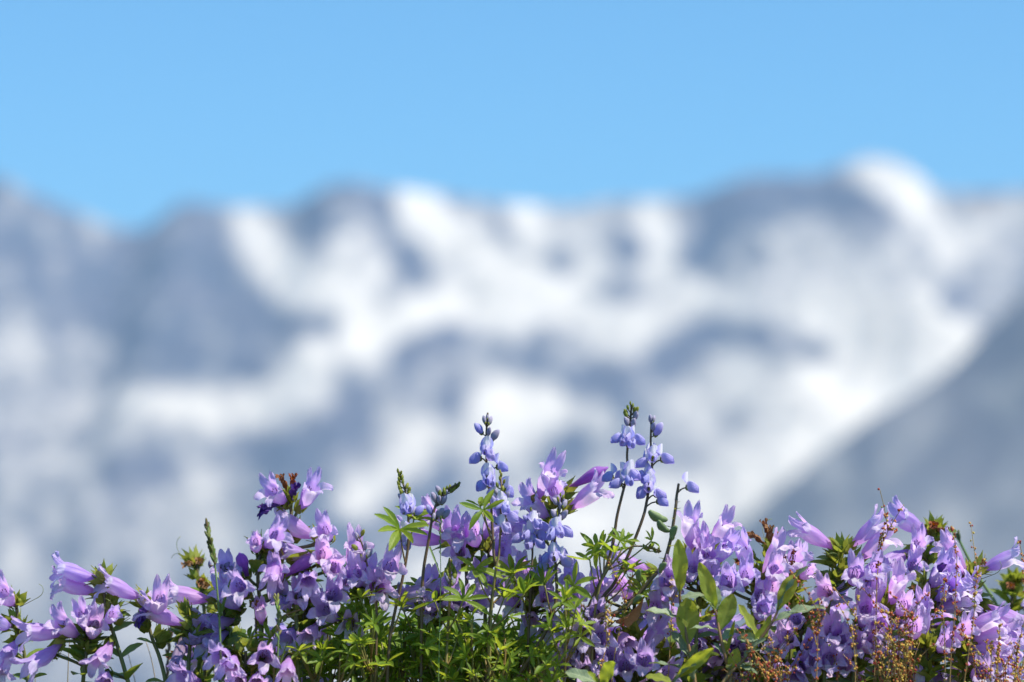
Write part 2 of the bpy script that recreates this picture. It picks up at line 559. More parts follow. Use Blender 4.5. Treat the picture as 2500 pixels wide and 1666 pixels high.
ridge_mat = rock_snow_mat('ridge_rock', (0.17, 0.19, 0.23), (0.24, 0.245, 0.275), (0.14, 0.15, 0.18), 0.006)
rock_face('ridge', ridge_crest, 3900.0, 2500.0, -960.0, 260, 110, 3200.0,
          [(0.42, 50, [(2300, 1080), (2060, 1290)]), (0.44, 45, [(2480, 1180), (2200, 1380)]), (0.36, 40, [(2480, 930), (2330, 1080)]), (0.36, 40, [(2450, 1330), (2330, 1420)]), (0.02, 40, [(2400, 1020), (2150, 1240)])], 0.20, ridge_mat, 40.0, seed=8.1, back=500.0)

gm, gn, gout = new_mat('alpine_ground')
pos = N(gn, 'ShaderNodeNewGeometry').outputs['Position']
n1 = noise_tex(gn, pos, 9.0, 6.0, 0.65)
n2 = noise_tex(gn, pos, 90.0, 5.0, 0.7)
gc = ramp(gn, n1, [(0.3, (0.06, 0.075, 0.025)), (0.5, (0.10, 0.08, 0.05)), (0.7, (0.17, 0.14, 0.10))])
gc = mixc(gn, maprange(gn, n2, 0.4, 0.7, 0, 0.7), gc, (0.05, 0.04, 0.03))
gp = N(gn, 'ShaderNodeBsdfPrincipled')
gn.links.new(gc, gp.inputs['Base Color']); gp.inputs['Roughness'].default_value = 0.9
gb = N(gn, 'ShaderNodeBump'); gb.inputs['Distance'].default_value = 0.01
gn.links.new(n2, gb.inputs['Height']); gn.links.new(gb.outputs[0], gp.inputs['Normal'])
gn.links.new(gp.outputs[0], gout.inputs[0])


def knoll_z(x, y):
    h = 0.0
    if y > 0.22: h = -(y - 0.22) * min(0.75, 0.25 + (y - 0.22) * 0.9)
    elif y < -0.5: h = -(-0.5 - y) * 0.06
    r = max(0.0, abs(x) - 0.8)
    h -= min(r, 30.0) * 0.08
    near = 1.0 / (1.0 + max(0.0, abs(y) - 2) * 0.3)
    return h + 0.010 * noise.noise(Vector((x * 6, y * 6, 0))) + 0.05 * (1 - near) * noise.noise(Vector((x * 0.4, y * 0.4, 2)))


def graded(a, b, m):
    return [math.copysign(abs(t) ** 3, t) * (b if t > 0 else -a) if t else 0.0 for t in np.linspace(-1, 1, m)]


gx = [x for x in graded(-700, 700, 90)]
gy = [y for y in graded(-300, 800, 110)]
GV = [(x, y, max(knoll_z(x, y), -952)) for y in gy for x in gx]
GF = [(i * 90 + j, i * 90 + j + 1, (i + 1) * 90 + j + 1, (i + 1) * 90 + j) for i in range(109) for j in range(89)]
tagged(put('ground', mesh('ground', GV, GF, gm)), kind='structure')
# short turf on the knoll round the plants
GR = random.Random(5)
tv, tf = [], []
for i in range(5200):
    x, y = GR.gauss(0, 0.55), GR.uniform(-1.0, 0.45)
    z = knoll_z(x, y) - 0.002
    h = GR.uniform(0.008, 0.026); a_ = GR.uniform(0, 6.28); w = GR.uniform(0.0006, 0.0012); l = GR.uniform(0.1, 0.6) * h
    dx, dy = math.cos(a_), math.sin(a_)
    k = len(tv)
    tv += [(x - dy * w, y + dx * w, z), (x + dy * w, y - dx * w, z), (x + dx * l * 0.4 - dy * w * 0.7, y + dy * l * 0.4 + dx * w * 0.7, z + h * 0.6),
           (x + dx * l * 0.4 + dy * w * 0.7, y + dy * l * 0.4 - dx * w * 0.7, z + h * 0.6), (x + dx * l, y + dy * l, z + h)]
    tf += [(k, k + 1, k + 3, k + 2), (k + 2, k + 3, k + 4)]
tagged(put('grass', mesh('grass', tv, tf, M['blade'], [(0.5, 0.5, 0)] * len(tv))), 'short green turf covering the knoll under the flowers', 'grass', kind='stuff')
vm, vn, vout = new_mat('valley_floor')
pos = N(vn, 'ShaderNodeNewGeometry').outputs['Position']
vc = ramp(vn, noise_tex(vn, pos, 0.004, 8.0, 0.6), [(0.35, (0.06, 0.085, 0.04)), (0.55, (0.12, 0.12, 0.09)), (0.7, (0.16, 0.15, 0.13))])
vp = N(vn, 'ShaderNodeBsdfPrincipled'); vn.links.new(vc, vp.inputs['Base Color']); vp.inputs['Roughness'].default_value = 0.9
vn.links.new(vp.outputs[0], vout.inputs[0])
H = 15000.0
tagged(put('valley', mesh('valley', [(-H, -H, -955), (H, -H, -955), (H, H, -955), (-H, H, -955)], [(0, 1, 2, 3)], vm)), kind='structure')

hm, hn, hout = new_mat('haze_air')
pv = N(hn, 'ShaderNodeVolumePrincipled')
pv.inputs['Color'].default_value = (0.42, 0.70, 1.0, 1)
pv.inputs['Density'].default_value = 0.000060
pv.inputs['Anisotropy'].default_value = 0.0
hn.links.new(pv.outputs[0], hout.inputs['Volume'])
hx, hz0, hz1 = H + 50, -1080.0, 1600.0
hv = [(sx * hx, sy * hx, z) for z in (hz0, hz1) for sx, sy in ((-1, -1), (1, -1), (1, 1), (-1, 1))]
hf = [(3, 2, 1, 0), (4, 5, 6, 7), (0, 1, 5, 4), (1, 2, 6, 5), (2, 3, 7, 6), (3, 0, 4, 7)]
tagged(put('haze', mesh('haze', hv, hf, hm, smooth=False)), 'pale blue haze in the air before the mountain', 'haze', kind='stuff')

# ------------------------------------------------------------------ plant pieces (unit size, shared by all copies)
def ss(a, b, x):
    t = min(1, max(0, (x - a) / (b - a)))
    return t * t * (3 - 2 * t)


LOBES = [(62, 56, 1), (118, 56, 1), (187.3, 82.6, 0), (270, 82.8, 0), (352.7, 82.6, 0)]   # centre, span in degrees; 1 = upper lip


def corolla(seed, up_bend=20, low_bend=55, width=1.0, crumple=0.0, shut=0.0, mat='petal', squash=1.0):
    """tubular two-lipped flower along +Z from the calyx, upper lip towards +Y, one unit long"""
    R = random.Random(seed)
    V, F, C, Q = [], [], [], []
    mcol, nring, ts = 8, 9, 0.70
    thetas = []
    for c, s, u in LOBES:
        for k in range(mcol): thetas.append(rad(c - s / 2 + s * k / mcol))
    n = len(thetas)
    droop = R.uniform(0.02, 0.07)

    def rt(s):
        return (0.050 + 0.120 * ss(0.08, 0.85, s) + 0.012 * math.sin(math.pi * s)) * width

    def centre(s): return Vector((0, -droop * math.sin(s * 2.2) - 0.012 * s, s * ts))

    def ring(s, th):
        r = rt(s) * (1 - shut * ss(0.75, 1, s) * 0.5)
        x, y = math.cos(th) * r, math.sin(th) * r * 1.04 * squash
        pl = 0.09 * ss(0.3, 0.9, s) * r * math.cos(5 * th + 0.5)          # pleats
        fl = 0.30 * ss(0.45, 1.0, s) * r * max(0, -math.sin(th)) ** 3 * 1.7  # two ridges on the floor
        return Vector((x * (1 + pl / r), y * (1 + pl / r) + fl, 0))
    for i in range(nring):
        s = i / (nring - 1)
        for th in thetas:
            p = centre(s) + ring(s, th)
            w = Vector((noise.noise(p * 9 + Vector((seed, 0, 0))), noise.noise(p * 9 + Vector((0, seed, 5))), noise.noise(p * 9 + Vector((3, 1, seed)))))
            V.append(p + w * 0.014)
            pale = max(0, -math.sin(th)) * ss(0.35, 0.9, s) * 0.9
            C.append((s * 0.62, 0, pale)); Q.append((th / 6.283, s * 0.64, seed * 0.37))
        if i:
            for k in range(n):
                F.append(((i - 1) * n + k, (i - 1) * n + (k + 1) % n, i * n + (k + 1) % n, i * n + k))
    rim = (nring - 1) * n
    rows = 7
    for li, (c, s, u) in enumerate(LOBES):
        th0 = rad(c)
        er = Vector((math.cos(th0), math.sin(th0), 0)); et = Vector((-math.sin(th0), math.cos(th0), 0)); ez = Vector((0, 0, 1))
        r0 = rt(1.0)
        Lw = (0.29 if u else 0.25) * R.uniform(0.9, 1.12)
        if li == 3: Lw *= 1.08
        bend = rad((up_bend if u else low_bend) * R.uniform(0.75, 1.25) + R.uniform(-6, 6)) * (1 - shut * 1.4)
        w0 = r0 * rad(s) * 0.5 * (1.10 if u else 0.74)
        cpos = centre(1.0) + er * r0
        eb = (er * 0.5 + Vector((0, 0.8, 0))).normalized() if u else (er * 0.75 + Vector((0, -0.45, 0))).normalized()
        prev = [rim + (li * mcol + k) % n for k in range(mcol + 1)]
        cur = cpos.copy()
        ph1, ph2 = R.uniform(0, 6), R.uniform(0, 6)
        side = R.uniform(-0.25, 0.25)
        for j in range(1, rows + 1):
            q = j / rows
            a = bend * (0.25 + 0.85 * q) + (0.35 * q ** 3 if u else 0.7 * q ** 3) - shut * 0.5
            cur = cur + (ez * math.cos(a) + eb * math.sin(a) + et * side * 0.35) * (Lw / rows)
            nrm = eb * math.cos(a) - ez * math.sin(a)
            prof = (1 - 0.50 * max(0, (q - 0.50) / 0.50) ** 2.2) * (1 + (0.04 if u else 0.22) * math.sin(math.pi * min(1, q * 1.1)))
            row = []
            for k in range(mcol + 1):
                x = -1 + 2 * k / mcol
                fx = x * w0 * prof
                arc = math.cos(x * rad(s) / 2)
                cup = (arc - 1) * r0 * (1 - ss(0, 0.8, q)) - 0.10 * w0 * x * x * ss(0, 1, q) * (1 if u else -1.4)
                tipx = ((1 - abs(x) ** 2.0) * 0.055 - (0.0 if u else 0.022 * math.exp(-(x / 0.25) ** 2))) * ss(0.5, 1, q)
                ruf = 0.038 * ss(0.25, 1, q) * math.sin(3.1 * x + ph1 + 2 * q) * abs(x) + 0.022 * ss(0.4, 1, q) * math.sin(8 * x + ph2)
                if j == 1: fx = fx * 0.5 + 0.5 * math.sin(x * rad(s) / 2) * r0
                p = cur + et * fx + nrm * (cup + ruf - 0.018 * math.exp(-(x / 0.18) ** 2) * ss(0.1, 0.5, q)) + (ez * math.cos(a) + eb * math.sin(a)) * tipx
                row.append(len(V))
                V.append(p)
                pale = (0.10 if u else max(0, 1 - q * 0.9) * (1.0 if li == 3 else 0.8)) + 0.22 * ss(0.6, 1, q)  # pale lip, plus a rim highlight painted into the lobe tips
                C.append((0.62 + 0.38 * q, q, pale)); Q.append((th0 / 6.283 + x * s / 720, 0.64 + q * 0.34, seed * 0.37 + li * 0.1))
            for k in range(mcol): F.append((prev[k], prev[k + 1], row[k + 1], row[k]))
            prev = row
    for i, p in enumerate(V):
        V[i] = Vector((p.x * 0.92, p.y * 0.97, p.z))
    if crumple:
        for i, p in enumerate(V):
            w = Vector((noise.noise(p * 7 + Vector((seed, 0, 0))), noise.noise(p * 7 + Vector((0, seed, 5))), noise.noise(p * 5 + Vector((3, 1, seed)))))
            a = 2.6 * p.z * crumple
            x, y = p.x * math.cos(a) - p.y * math.sin(a), p.x * math.sin(a) + p.y * math.cos(a)
            k = 1 - 0.55 * crumple
            V[i] = Vector((x * k, y * k - 0.25 * p.z * p.z * crumple, p.z * (1 - 0.22 * crumple))) + w * 0.10 * crumple
    return mesh('corolla', V, F, M[mat], C, col2=Q)


def closed_bud(seed):
    V, F, C, Q = [], [], [], []
    n, m = 12, 13
    for i in range(m):
        s = i / (m - 1)
        r = 0.052 + 0.085 * ss(0.1, 0.7, s) - 0.118 * ss(0.72, 1.0, s) ** 1.3
        for k in range(n):
            th = 2 * math.pi * k / n
            rr = r * (1 + 0.10 * math.cos(5 * th + 2 * s) * ss(0.5, 0.9, s))
            V.append(Vector((math.cos(th) * rr, math.sin(th) * rr * 0.85 - 0.05 * s * s, s * 0.92)))
            C.append((s * 0.9, 0, 0.3 * ss(0.9, 1, s))); Q.append((th / 6.283, s, seed * 0.31))
        if i:
            for k in range(n): F.append(((i - 1) * n + k, (i - 1) * n + (k + 1) % n, i * n + (k + 1) % n, i * n + k))
    F.append(tuple((m - 1) * n + k for k in range(n)))
    return mesh('bud', V, F, M['petal_bud'], C, col2=Q)


def calyx_mesh(seed, spread=0.0, length=0.26):
    R = random.Random(seed)
    parts = [blob(Vector((0, 0, 0.015)), Vector((0, 0, 1)), 0.062, 0.075, 7, 5, (0.5, 0.3, 0))]
    for k in range(5):
        t = 2 * math.pi * (k + 0.25) / 5 + R.uniform(-0.15, 0.15)
        er = Vector((math.cos(t), math.sin(t), 0)); et = Vector((-math.sin(t), math.cos(t), 0))
        L = length * R.uniform(0.85, 1.15); out_ = spread + R.uniform(0, 0.12)
        V, F, C = [], [], []
        for j in range(6):
            q = j / 5
            w = 0.066 * (1 - q ** 2.2) * (0.8 + 0.5 * math.sin(math.pi * min(1, q + 0.2))) + 0.002
            rr = 0.058 + 0.045 * ss(0, 0.5, q) + out_ * q * q * 0.5
            for x in (-1, 0, 1):
                V.append(er * (rr + (0.012 if x == 0 else 0)) + et * w * x + Vector((0, 0, L * q - 0.02)))
                C.append((abs(x), q, 0))
            if j:
                for x in (0, 1): F.append(((j - 1) * 3 + x, (j - 1) * 3 + x + 1, j * 3 + x + 1, j * 3 + x))
        parts.append((V, F, C))
    v, f, c = join(parts)
    return mesh('calyx', v, f, M['calyx'], c)


def stamens_mesh():
    parts = []
    for i, (x, y) in enumerate(((-0.035, 0.07), (0.035, 0.07), (-0.055, 0.03), (0.055, 0.03))):
        pts = [Vector((x * 0.3, -0.02, 0.1)), Vector((x, y * 0.4, 0.42)), Vector((x * 0.8, y, 0.57))]
        v, f, c = tube(smooth_path(pts, 3), 0.009, 0.007, 4)
        parts.append((v, f, [(0.75, 0.62, 0.85)] * len(v)))
        parts.append(blob(Vector((x * 0.8, y, 0.58)), Vector((x, 0.3, 0.4)), 0.011, 0.020, 6, 4, (0.24, 0.10, 0.26)))
    v, f, c = tube(smooth_path([Vector((0, -0.02, 0.2)), Vector((0, 0.05, 0.5)), Vector((0.01, 0.09, 0.66))], 3), 0.007, 0.005, 4)
    parts.append((v, f, [(0.85, 0.80, 0.9)] * len(v)))
    v, f, c = join(parts)
    return mesh('stamens', v, f, M['bits'], c)


def leaf_mesh(name, mat, wid, shape='obovate', fold=0.25, curl=0.25, rows=9, seed=0, wave=0.0):
    """one leaf along +Z, face towards +Y, one unit long"""
    V, F, C = [], [], []
    cols = 7
    for j in range(rows):
        q = j / (rows - 1)
        if shape == 'obovate': w = math.sin(math.pi * min(1, q ** 1.25 * 0.97 + 0.015)) ** 0.75
        elif shape == 'oval': w = math.sin(math.pi * min(0.995, q * 0.98 + 0.01)) ** 0.62
        elif shape == 'blade': w = (1 - q) ** 0.7 * (0.7 + 0.3 * min(1, q * 6))
        else: w = math.sin(math.pi * min(0.99, q * 0.97 + 0.02)) ** 0.9
        w = w * wid + 0.006
        bx = -curl * q * q
        for k in range(cols):
            x = -1 + 2 * k / (cols - 1)
            y = abs(x) * w * fold + bx + 0.012 * math.sin(q * 17 + seed + x * 2) * abs(x) * (1 + wave * 8)
            V.append(Vector((x * w, y, q * (1 - curl * 0.12))))
            C.append((abs(x), q, 0))
        if j:
            for k in range(cols - 1):
                F.append(((j - 1) * cols + k, (j - 1) * cols + k + 1, j * cols + k + 1, j * cols + k))
    return mesh(name, V, F, M[mat], C)


def lupine_wings(seed):
    """two inflated wing petals held together over the keel"""
    R = random.Random(seed)
    V, F, C, Q = [], [], [], []
    n, m = 9, 9
    flare = R.uniform(0.04, 0.16)
    for sg in (1, -1):
        o = len(V)
        for i in range(m):
            s = i / (m - 1)
            h = 0.05 + 0.25 * math.sin(math.pi * min(1, s ** 0.75 * 0.90 + 0.02)) ** 0.5      # height of the petal
            dpt = 0.03 + 0.21 * math.sin(math.pi * min(1, s * 0.93)) ** 0.6            # how far it bulges sideways
            for k in range(n):
                th = math.pi * (k / (n - 1) - 0.5)
                x = math.cos(th) ** 0.8 * dpt + 0.006 + flare * max(0, math.sin(th)) ** 3 * math.sin(math.pi * s)
                y = math.sin(th) * h * (1.0 + 0.06 * math.sin(5 * s + seed))
                V.append(Vector((sg * x, y - 0.20 * s * s + 0.05, s * 0.60)))
                C.append((0.3 + s * 0.7, 0, 0.30 * ss(0.5, 0, s) + 0.30 * max(0, math.sin(th)) ** 4)); Q.append((k / n + sg, s, seed * 0.3))
            if i:
                for k in range(n - 1):
                    q = (o + (i - 1) * n + k, o + (i - 1) * n + k + 1, o + i * n + k + 1, o + i * n + k)
                    F.append(q if sg > 0 else q[::-1])
    return mesh('wing_petals', V, F, M['lupine'], C, col2=Q)


def lupine_banner(seed, lean=0.2):
    """the upright petal: pale down the middle, its sides folded back"""
    V, F, C, Q = [], [], [], []
    cols, rows = 11, 9
    for j in range(rows):
        q = j / (rows - 1)
        w = 0.42 * math.sin(math.pi * min(0.99, 0.10 + q * 0.78)) ** 0.55
        for k in range(cols):
            x = -1 + 2 * k / (cols - 1)
            y = 0.06 + 0.76 * q * (1 - 0.13 * x * x)
            z = 0.02 + lean * q - 0.34 * q * q * lean - max(0, abs(x) - 0.25) ** 1.3 * w * (0.95 * ss(0.1, 0.6, q)) + 0.018 * math.sin(7 * x + seed + 3 * q)
            V.append(Vector((x * w * 0.86, y, z)))
            C.append((0.5 + q * 0.5, q, (1 - ss(0.38, 0.80, abs(x))) * ss(0.0, 0.15, q)))
            Q.append((x * 0.2 + 0.5, q, seed * 0.41))
        if j:
            for k in range(cols - 1): F.append(((j - 1) * cols + k, (j - 1) * cols + k + 1, j * cols + k + 1, j * cols + k))
    return mesh('banner_petal', V, F, M['lupine'], C, col2=Q)


def lupine_calyx():
    v1 = blob(Vector((0, 0.10, 0.04)), Vector((0, 0.55, 1)), 0.09, 0.13, 7, 5, (0.6, 0.4, 0))
    v2 = blob(Vector((0, -0.10, 0.06)), Vector((0, -0.35, 1)), 0.08, 0.16, 7, 5, (0.6, 0.4, 0))
    v, f, c = join([v1, v2])
    return mesh('calyx', v, f, M['calyx'], c)


def lupine_bud(seed, stage):
    """stage 0 = tight green bud ... 1 = coloured"""
    V, F, C, Q = [], [], [], []
    n, m = 9, 9
    for i in range(m):
        s = i / (m - 1)
        r = 0.05 + 0.24 * math.sin(math.pi * min(1, s ** 0.9 * 0.985)) ** 0.8
        for k in range(n):
            th = 2 * math.pi * k / n
            V.append(Vector((math.cos(th) * r * 0.72, math.sin(th) * r - 0.10 * s * s + 0.16 * s, s * 0.95)))
            C.append((min(1, stage * 0.6 + s * 0.6), 0, 0.5 * ss(0.6, 1, s) * (0.3 if stage < 0.5 else 1))); Q.append((th / 6.283, s, seed))
        if i:
            for k in range(n): F.append(((i - 1) * n + k, (i - 1) * n + (k + 1) % n, i * n + (k + 1) % n, i * n + k))
    F.append(tuple((m - 1) * n + k for k in range(n)))
    return mesh('bud', V, F, M['calyx'] if stage < 0.2 else M['lupine_bud'] if stage < 0.8 else M['lupine'], C, col2=Q)


def bract_mesh():
    me = leaf_mesh('bract', 'calyx', 0.20, 'lance', 0.35, 0.1, 6)
    return me


LIB = {
    'o': [corolla(i, R1, R2, W_) for i, (R1, R2, W_) in enumerate(((22, 30, 0.92), (34, 20, 0.90), (18, 44, 0.96), (8, 12, 0.84), (44, 38, 0.94), (14, 24, 1.0), (28, 8, 0.88), (38, 48, 0.92), (16, 55, 0.94), (48, 24, 0.98)))],
    'b': [closed_bud(1), closed_bud(2)],
    'n': [corolla(41, 2, 8, 0.78, 0, 0.25), corolla(42, 4, 14, 0.82, 0, 0.15)],
    'w': [corolla(51, 4, 10, 0.7, 1.0, 0, 'petal_wilt'), corolla(52, 4, 10, 0.75, 0.85, 0, 'petal_wilt')],
    'd': [corolla(61, 4, 10, 0.75, 1.0, 0, 'petal_dry'), corolla(62, 8, 20, 0.8, 0.8, 0, 'petal_dry')],
    'h': [corolla(71, 0, 6, 0.9, 0.35, 0.1, 'petal_fade'), corolla(72, 2, 12, 0.95, 0.25, 0.1, 'petal_fade')],
    'calyx': [calyx_mesh(1), calyx_mesh(2, 0.08), calyx_mesh(3, 0.18, 0.28)],
    'stamens': [stamens_mesh()],
    'leaf': [leaf_mesh('leaf', 'leaf', w, s, f, c, 8, i) for i, (w, s, f, c) in enumerate(((0.27, 'oval', 0.35, 0.2), (0.32, 'obovate', 0.25, 0.35), (0.24, 'oval', 0.5, 0.1), (0.36, 'oval', 0.2, 0.15)))],
    'bract': [bract_mesh()],
    'leaflet': [leaf_mesh('leaflet', 'lupine_leaf', w, 'obovate', f, c, 8, i) for i, (w, f, c) in enumerate(((0.12, 0.7, 0.15), (0.14, 0.45, 0.4), (0.10, 1.0, 0.05), (0.13, 0.6, -0.2)))],
    'willow': [leaf_mesh('leaf', m_, w, 'obovate', f, c, 11, i, 0.3) for i, (m_, w, f, c) in enumerate((('willow_leaf', 0.17, 0.3, 0.14), ('willow_leaf', 0.19, 0.45, -0.16), ('willow_grey', 0.16, 0.4, 0.25), ('willow_grey', 0.14, 0.2, 0.35)))],
    'wings': [lupine_wings(i) for i in range(3)],
    'banner': [lupine_banner(1, 0.10), lupine_banner(2, 0.26), lupine_banner(3, -0.05)],
    'lcalyx': [lupine_calyx()],
    'lbud': [lupine_bud(1, 0.0), lupine_bud(2, 0.5), lupine_bud(3, 1.0)],
}
RG = random.Random(11)
ORD = ['leftmost', 'second from the left', 'third from the left', 'fourth from the left', 'fifth from the left', 'sixth from the left', 'seventh from the left', 'eighth from the left',
       'ninth from the left', 'tenth from the left', 'eleventh from the left', 'twelfth from the left', 'thirteenth from the left', 'fourteenth from the left', 'fifteenth from the left', 'sixteenth from the left']


def frame(origin, axis, upv, scale, roll=0.0, sx=1.0):
    z = axis.normalized()
    x = upv.cross(z)
    if x.length < 1e-4: x = Vector((1, 0, 0)).cross(z)
    x.normalize()
    y = z.cross(x)
    if roll:
        c, s = math.cos(roll), math.sin(roll)
        x, y = x * c + y * s, y * c - x * s
    m = Matrix((( x.x * sx, y.x, z.x), (x.y * sx, y.y, z.y), (x.z * sx, y.z, z.z))).to_4x4()
    m = m @ Matrix.Scale(scale, 4)
    m.translation = origin
    return m


UP, BACK = Vector((0, 0, 1)), Vector((0, 1, 0))


def rel(mw, thing):
    m = mw.copy()
    m.translation = mw.translation - thing.location
    return m


def nearest_on(path, p, drop=0.004):
    best = min(range(len(path)), key=lambda i: (path[i] - p).length + max(0, path[i].z - p.z + drop) * 3)
    return path[best]


def to_ground(pts, y):
    """carry the last piece of a stem down into the soil"""
    p, q = pts[-2], pts[-1]
    d = (q - p).normalized()
    if d.z > -0.3: d = Vector((d.x * 0.4, 0, -1)).normalized()
    gz = knoll_z(q.x, q.y) - 0.008
    if q.z > gz + 0.012:
        mid = q + d * (q.z - gz) * 0.5
        end = Vector((mid.x + d.x * 0.01, q.y, gz))
        pts = pts + [mid, end]
    return pts


def stem_path(uv, y, lean=0.0):
    n = len(uv)
    pts = [at(u, v, y + lean * (1 - i / max(1, n - 1)) + RG.uniform(-0.002, 0.002)) for i, (u, v) in enumerate(uv)]
    return smooth_path(to_ground(pts, y), 5)


def flower(thing, path, parts, bu, bv, tu, tv, y, kind='o', front=1, L0=0.0335):
    base = at(bu, bv, y)
    du, dv = (tu - bu), (bv - tv)
    plen = math.hypot(du, dv) * PX * (y + DIST) / DIST
    L = L0 * RG.uniform(0.95, 1.08)
    if kind in 'bn': L *= 0.85
    if kind == 'w': L *= 0.85
    if kind == 'd': L *= 0.62
    if plen > L * 0.97: L = plen / 0.97
    cosv = min(1, plen / L)
    d2 = Vector((du, 0, dv)).normalized() if plen > 0 else Vector((0, 0, 0.01))
    axis = d2 * cosv + Vector((0, -1, 0)) * front * math.sqrt(max(0.0, 1 - cosv * cosv))
    upv = UP * 1.0 + BACK * 0.55 + Vector((RG.uniform(-0.25, 0.25), 0, 0))
    mw = frame(base, axis, upv, L, RG.uniform(-0.25, 0.25))
    o = put('flower' if kind in 'on' else 'bud' if kind == 'b' else 'withered_flower', RG.choice(LIB[kind]), thing, rel(mw, thing))
    if kind in 'wd': o['label'] = 'shrivelled dark violet flower' if kind == 'w' else 'dried brown flower'
    if kind == 'h': o['label'] = 'fading limp flower'
    put('calyx', RG.choice(LIB['calyx']), o)
    if kind in 'on': put('stamens', LIB['stamens'][0], o)
    s = nearest_on(path, base - axis * 0.006)
    ped = [s, s.lerp(base, 0.55) - axis * 0.003, base]
    parts.append(tube(smooth_path(ped, 4), 0.0010, 0.0011, 5))
    return o


def add_leaf(thing, lib, p, axis, face, size, name='leaf', roll=0.0, sx=1.0):
    return put(name, RG.choice(LIB[lib]), thing, rel(frame(p, axis, face, size, roll, sx), thing))


def hair(p, d, length, curl, r=0.00022):
    """thin curled style left on an old calyx"""
    pts = []
    a = d.normalized(); side = a.cross(Vector((0, 1, 0.2))).normalized()
    q = p.copy()
    for i in range(12):
        t = i / 11
        ang = curl * max(0, t - 0.55) ** 1.5
        q = q + (a * math.cos(ang) + side * math.sin(ang)) * (length / 11)
        pts.append(q.copy())
    return tube(pts, r, r * 0.8, 4)


PEN_COUNT = 0


def penstemon(label, y, uv, flowers, group='purple penstemon stems', leaves=9, bracts=8, lean=0.0, styles=1, leaf_from=0.25, L0=0.0335):
    path = stem_path(uv, y, lean)
    t = empty('penstemon', Vector((path[-1].x, path[-1].y, max(path[-1].z, -0.05))))
    tagged(t, label, 'flower', group)
    parts = [tube(path, 0.0010, 0.0016, 7)]
    for f in flowers:
        kind = f[4] if len(f) > 4 else 'o'
        front = f[5] if len(f) > 5 else 1
        yy = y + (f[6] if len(f) > 6 else RG.uniform(-0.006, 0.006))
        flower(t, path, parts, f[0], f[1], f[2], f[3], yy, kind, front, L0)
    # old calyces and bracts round the top of the flower cluster
    top = path[:max(4, int(len(path) * 0.42))]
    for i in range(bracts):
        p = RG.choice(top)
        a = RG.uniform(0, 6.28)
        ax = Vector((math.cos(a) * 0.7, math.sin(a) * 0.7, RG.uniform(0.5, 1.0)))
        put('calyx', RG.choice(LIB['calyx']), t, rel(frame(p + ax * 0.004, ax, BACK, RG.uniform(0.026, 0.034)), t))
    for i in range(styles):
        p = RG.choice(top)
        a = RG.uniform(0, 6.28)
        h = hair(p, Vector((math.cos(a), math.sin(a) * 0.6, RG.uniform(0.2, 0.9))), RG.uniform(0.018, 0.03), RG.choice((-5, 5, 7)))
        parts.append(h)
    v, f, c = join(parts)
    put('stem', mesh('stem', [p - t.location for p in v], f, M['stem'], c), t)
    i0 = int(len(path) * leaf_from)
    for i in range(leaves):
        k = i0 + int((len(path) - 2 - i0) * (i + RG.random()) / leaves)
        p = path[min(k, len(path) - 2)]
        a = RG.uniform(0, 3.14)
        for sg in (1, -1):
            ax = Vector((math.cos(a) * sg, math.sin(a) * sg * 0.8, RG.uniform(0.25, 0.9)))
            add_leaf(t, 'leaf', p, ax, UP + Vector((0, -0.3, 0)), RG.uniform(0.012, 0.020))
    return t

# ------------------------------------------------------------------ penstemon stems, one by one (calyx place, mouth place, kind)
P_ = penstemon
P_('lone purple penstemon cut by the left picture edge, one bell above a browned flower', 0.015, [(40, 1478), (46, 1540), (60, 1600), (70, 1680)],
   [(36, 1476, 12, 1428), (28, 1528, -14, 1500), (52, 1545, 44, 1552, 'd'), (44, 1562, 26, 1604), (20, 1600, 8, 1650)], leaves=5)
P_('low penstemon with crowded violet bells, standing beside the lone stem at the picture edge', 0.0, [(215, 1530), (212, 1580), (205, 1640), (200, 1700)],
   [(198, 1557, 146, 1500), (208, 1540, 208, 1474), (222, 1562, 250, 1500, 'o', 1), (258, 1518, 296, 1487, 'n'), (152, 1566, 62, 1632, 'o'), (275, 1560, 230, 1628),
    (170, 1545, 92, 1540, 'o', 0.3), (140, 1600, 110, 1590, 'd')], leaves=8)
P_('tall penstemon with two bells held out to the left above the crowded low stem', -0.005, [(254, 1412), (255, 1450), (262, 1500), (280, 1555), (300, 1620), (320, 1690)],
   [(250, 1414, 140, 1384, 'o', 0.3), (247, 1450, 148, 1418, 'o', 0.3), (262, 1640, 268, 1668, 'o', 1)], leaves=6, bracts=9, styles=3)
P_('slender penstemon with a single bell and a long column of green calyces', 0.0, [(358, 1480), (362, 1520), (372, 1560), (388, 1600), (402, 1652), (408, 1700)],
   [(354, 1464, 272, 1424, 'o', 0.3), (357, 1478, 350, 1500, 'w')], leaves=3, bracts=13, styles=2)
P_('penstemon with a large pale bell pointing left and a limp faded bell hanging below it', -0.004, [(462, 1505), (466, 1550), (462, 1600), (458, 1690)],
   [(462, 1526, 362, 1480, 'o', 0.3), (380, 1505, 408, 1432), (448, 1552, 428, 1628, 'h'), (492, 1664, 440, 1642)], leaves=7)
P_('blurred withered penstemon top with rusty petals, behind the grass spike', 0.10, [(478, 1376), (486, 1420), (496, 1470), (505, 1560), (508, 1700)],
   [(470, 1378, 460, 1355, 'd'), (486, 1376, 492, 1350, 'd'), (494, 1418, 498, 1400, 'd'), (500, 1430, 512, 1412, 'd')], leaves=4, bracts=8, styles=3)
P_('penstemon with smooth dark violet bell in side view behind the grass stalk', 0.012, [(540, 1440), (548, 1500), (552, 1580), (550, 1690)],
   [(526, 1464, 428, 1446, 'o', 0.2), (590, 1490, 541, 1424), (580, 1512, 478, 1512), (558, 1540, 484, 1574), (610, 1450, 578, 1414), (560, 1420, 560, 1362), (540, 1540, 500, 1530)], leaves=8)
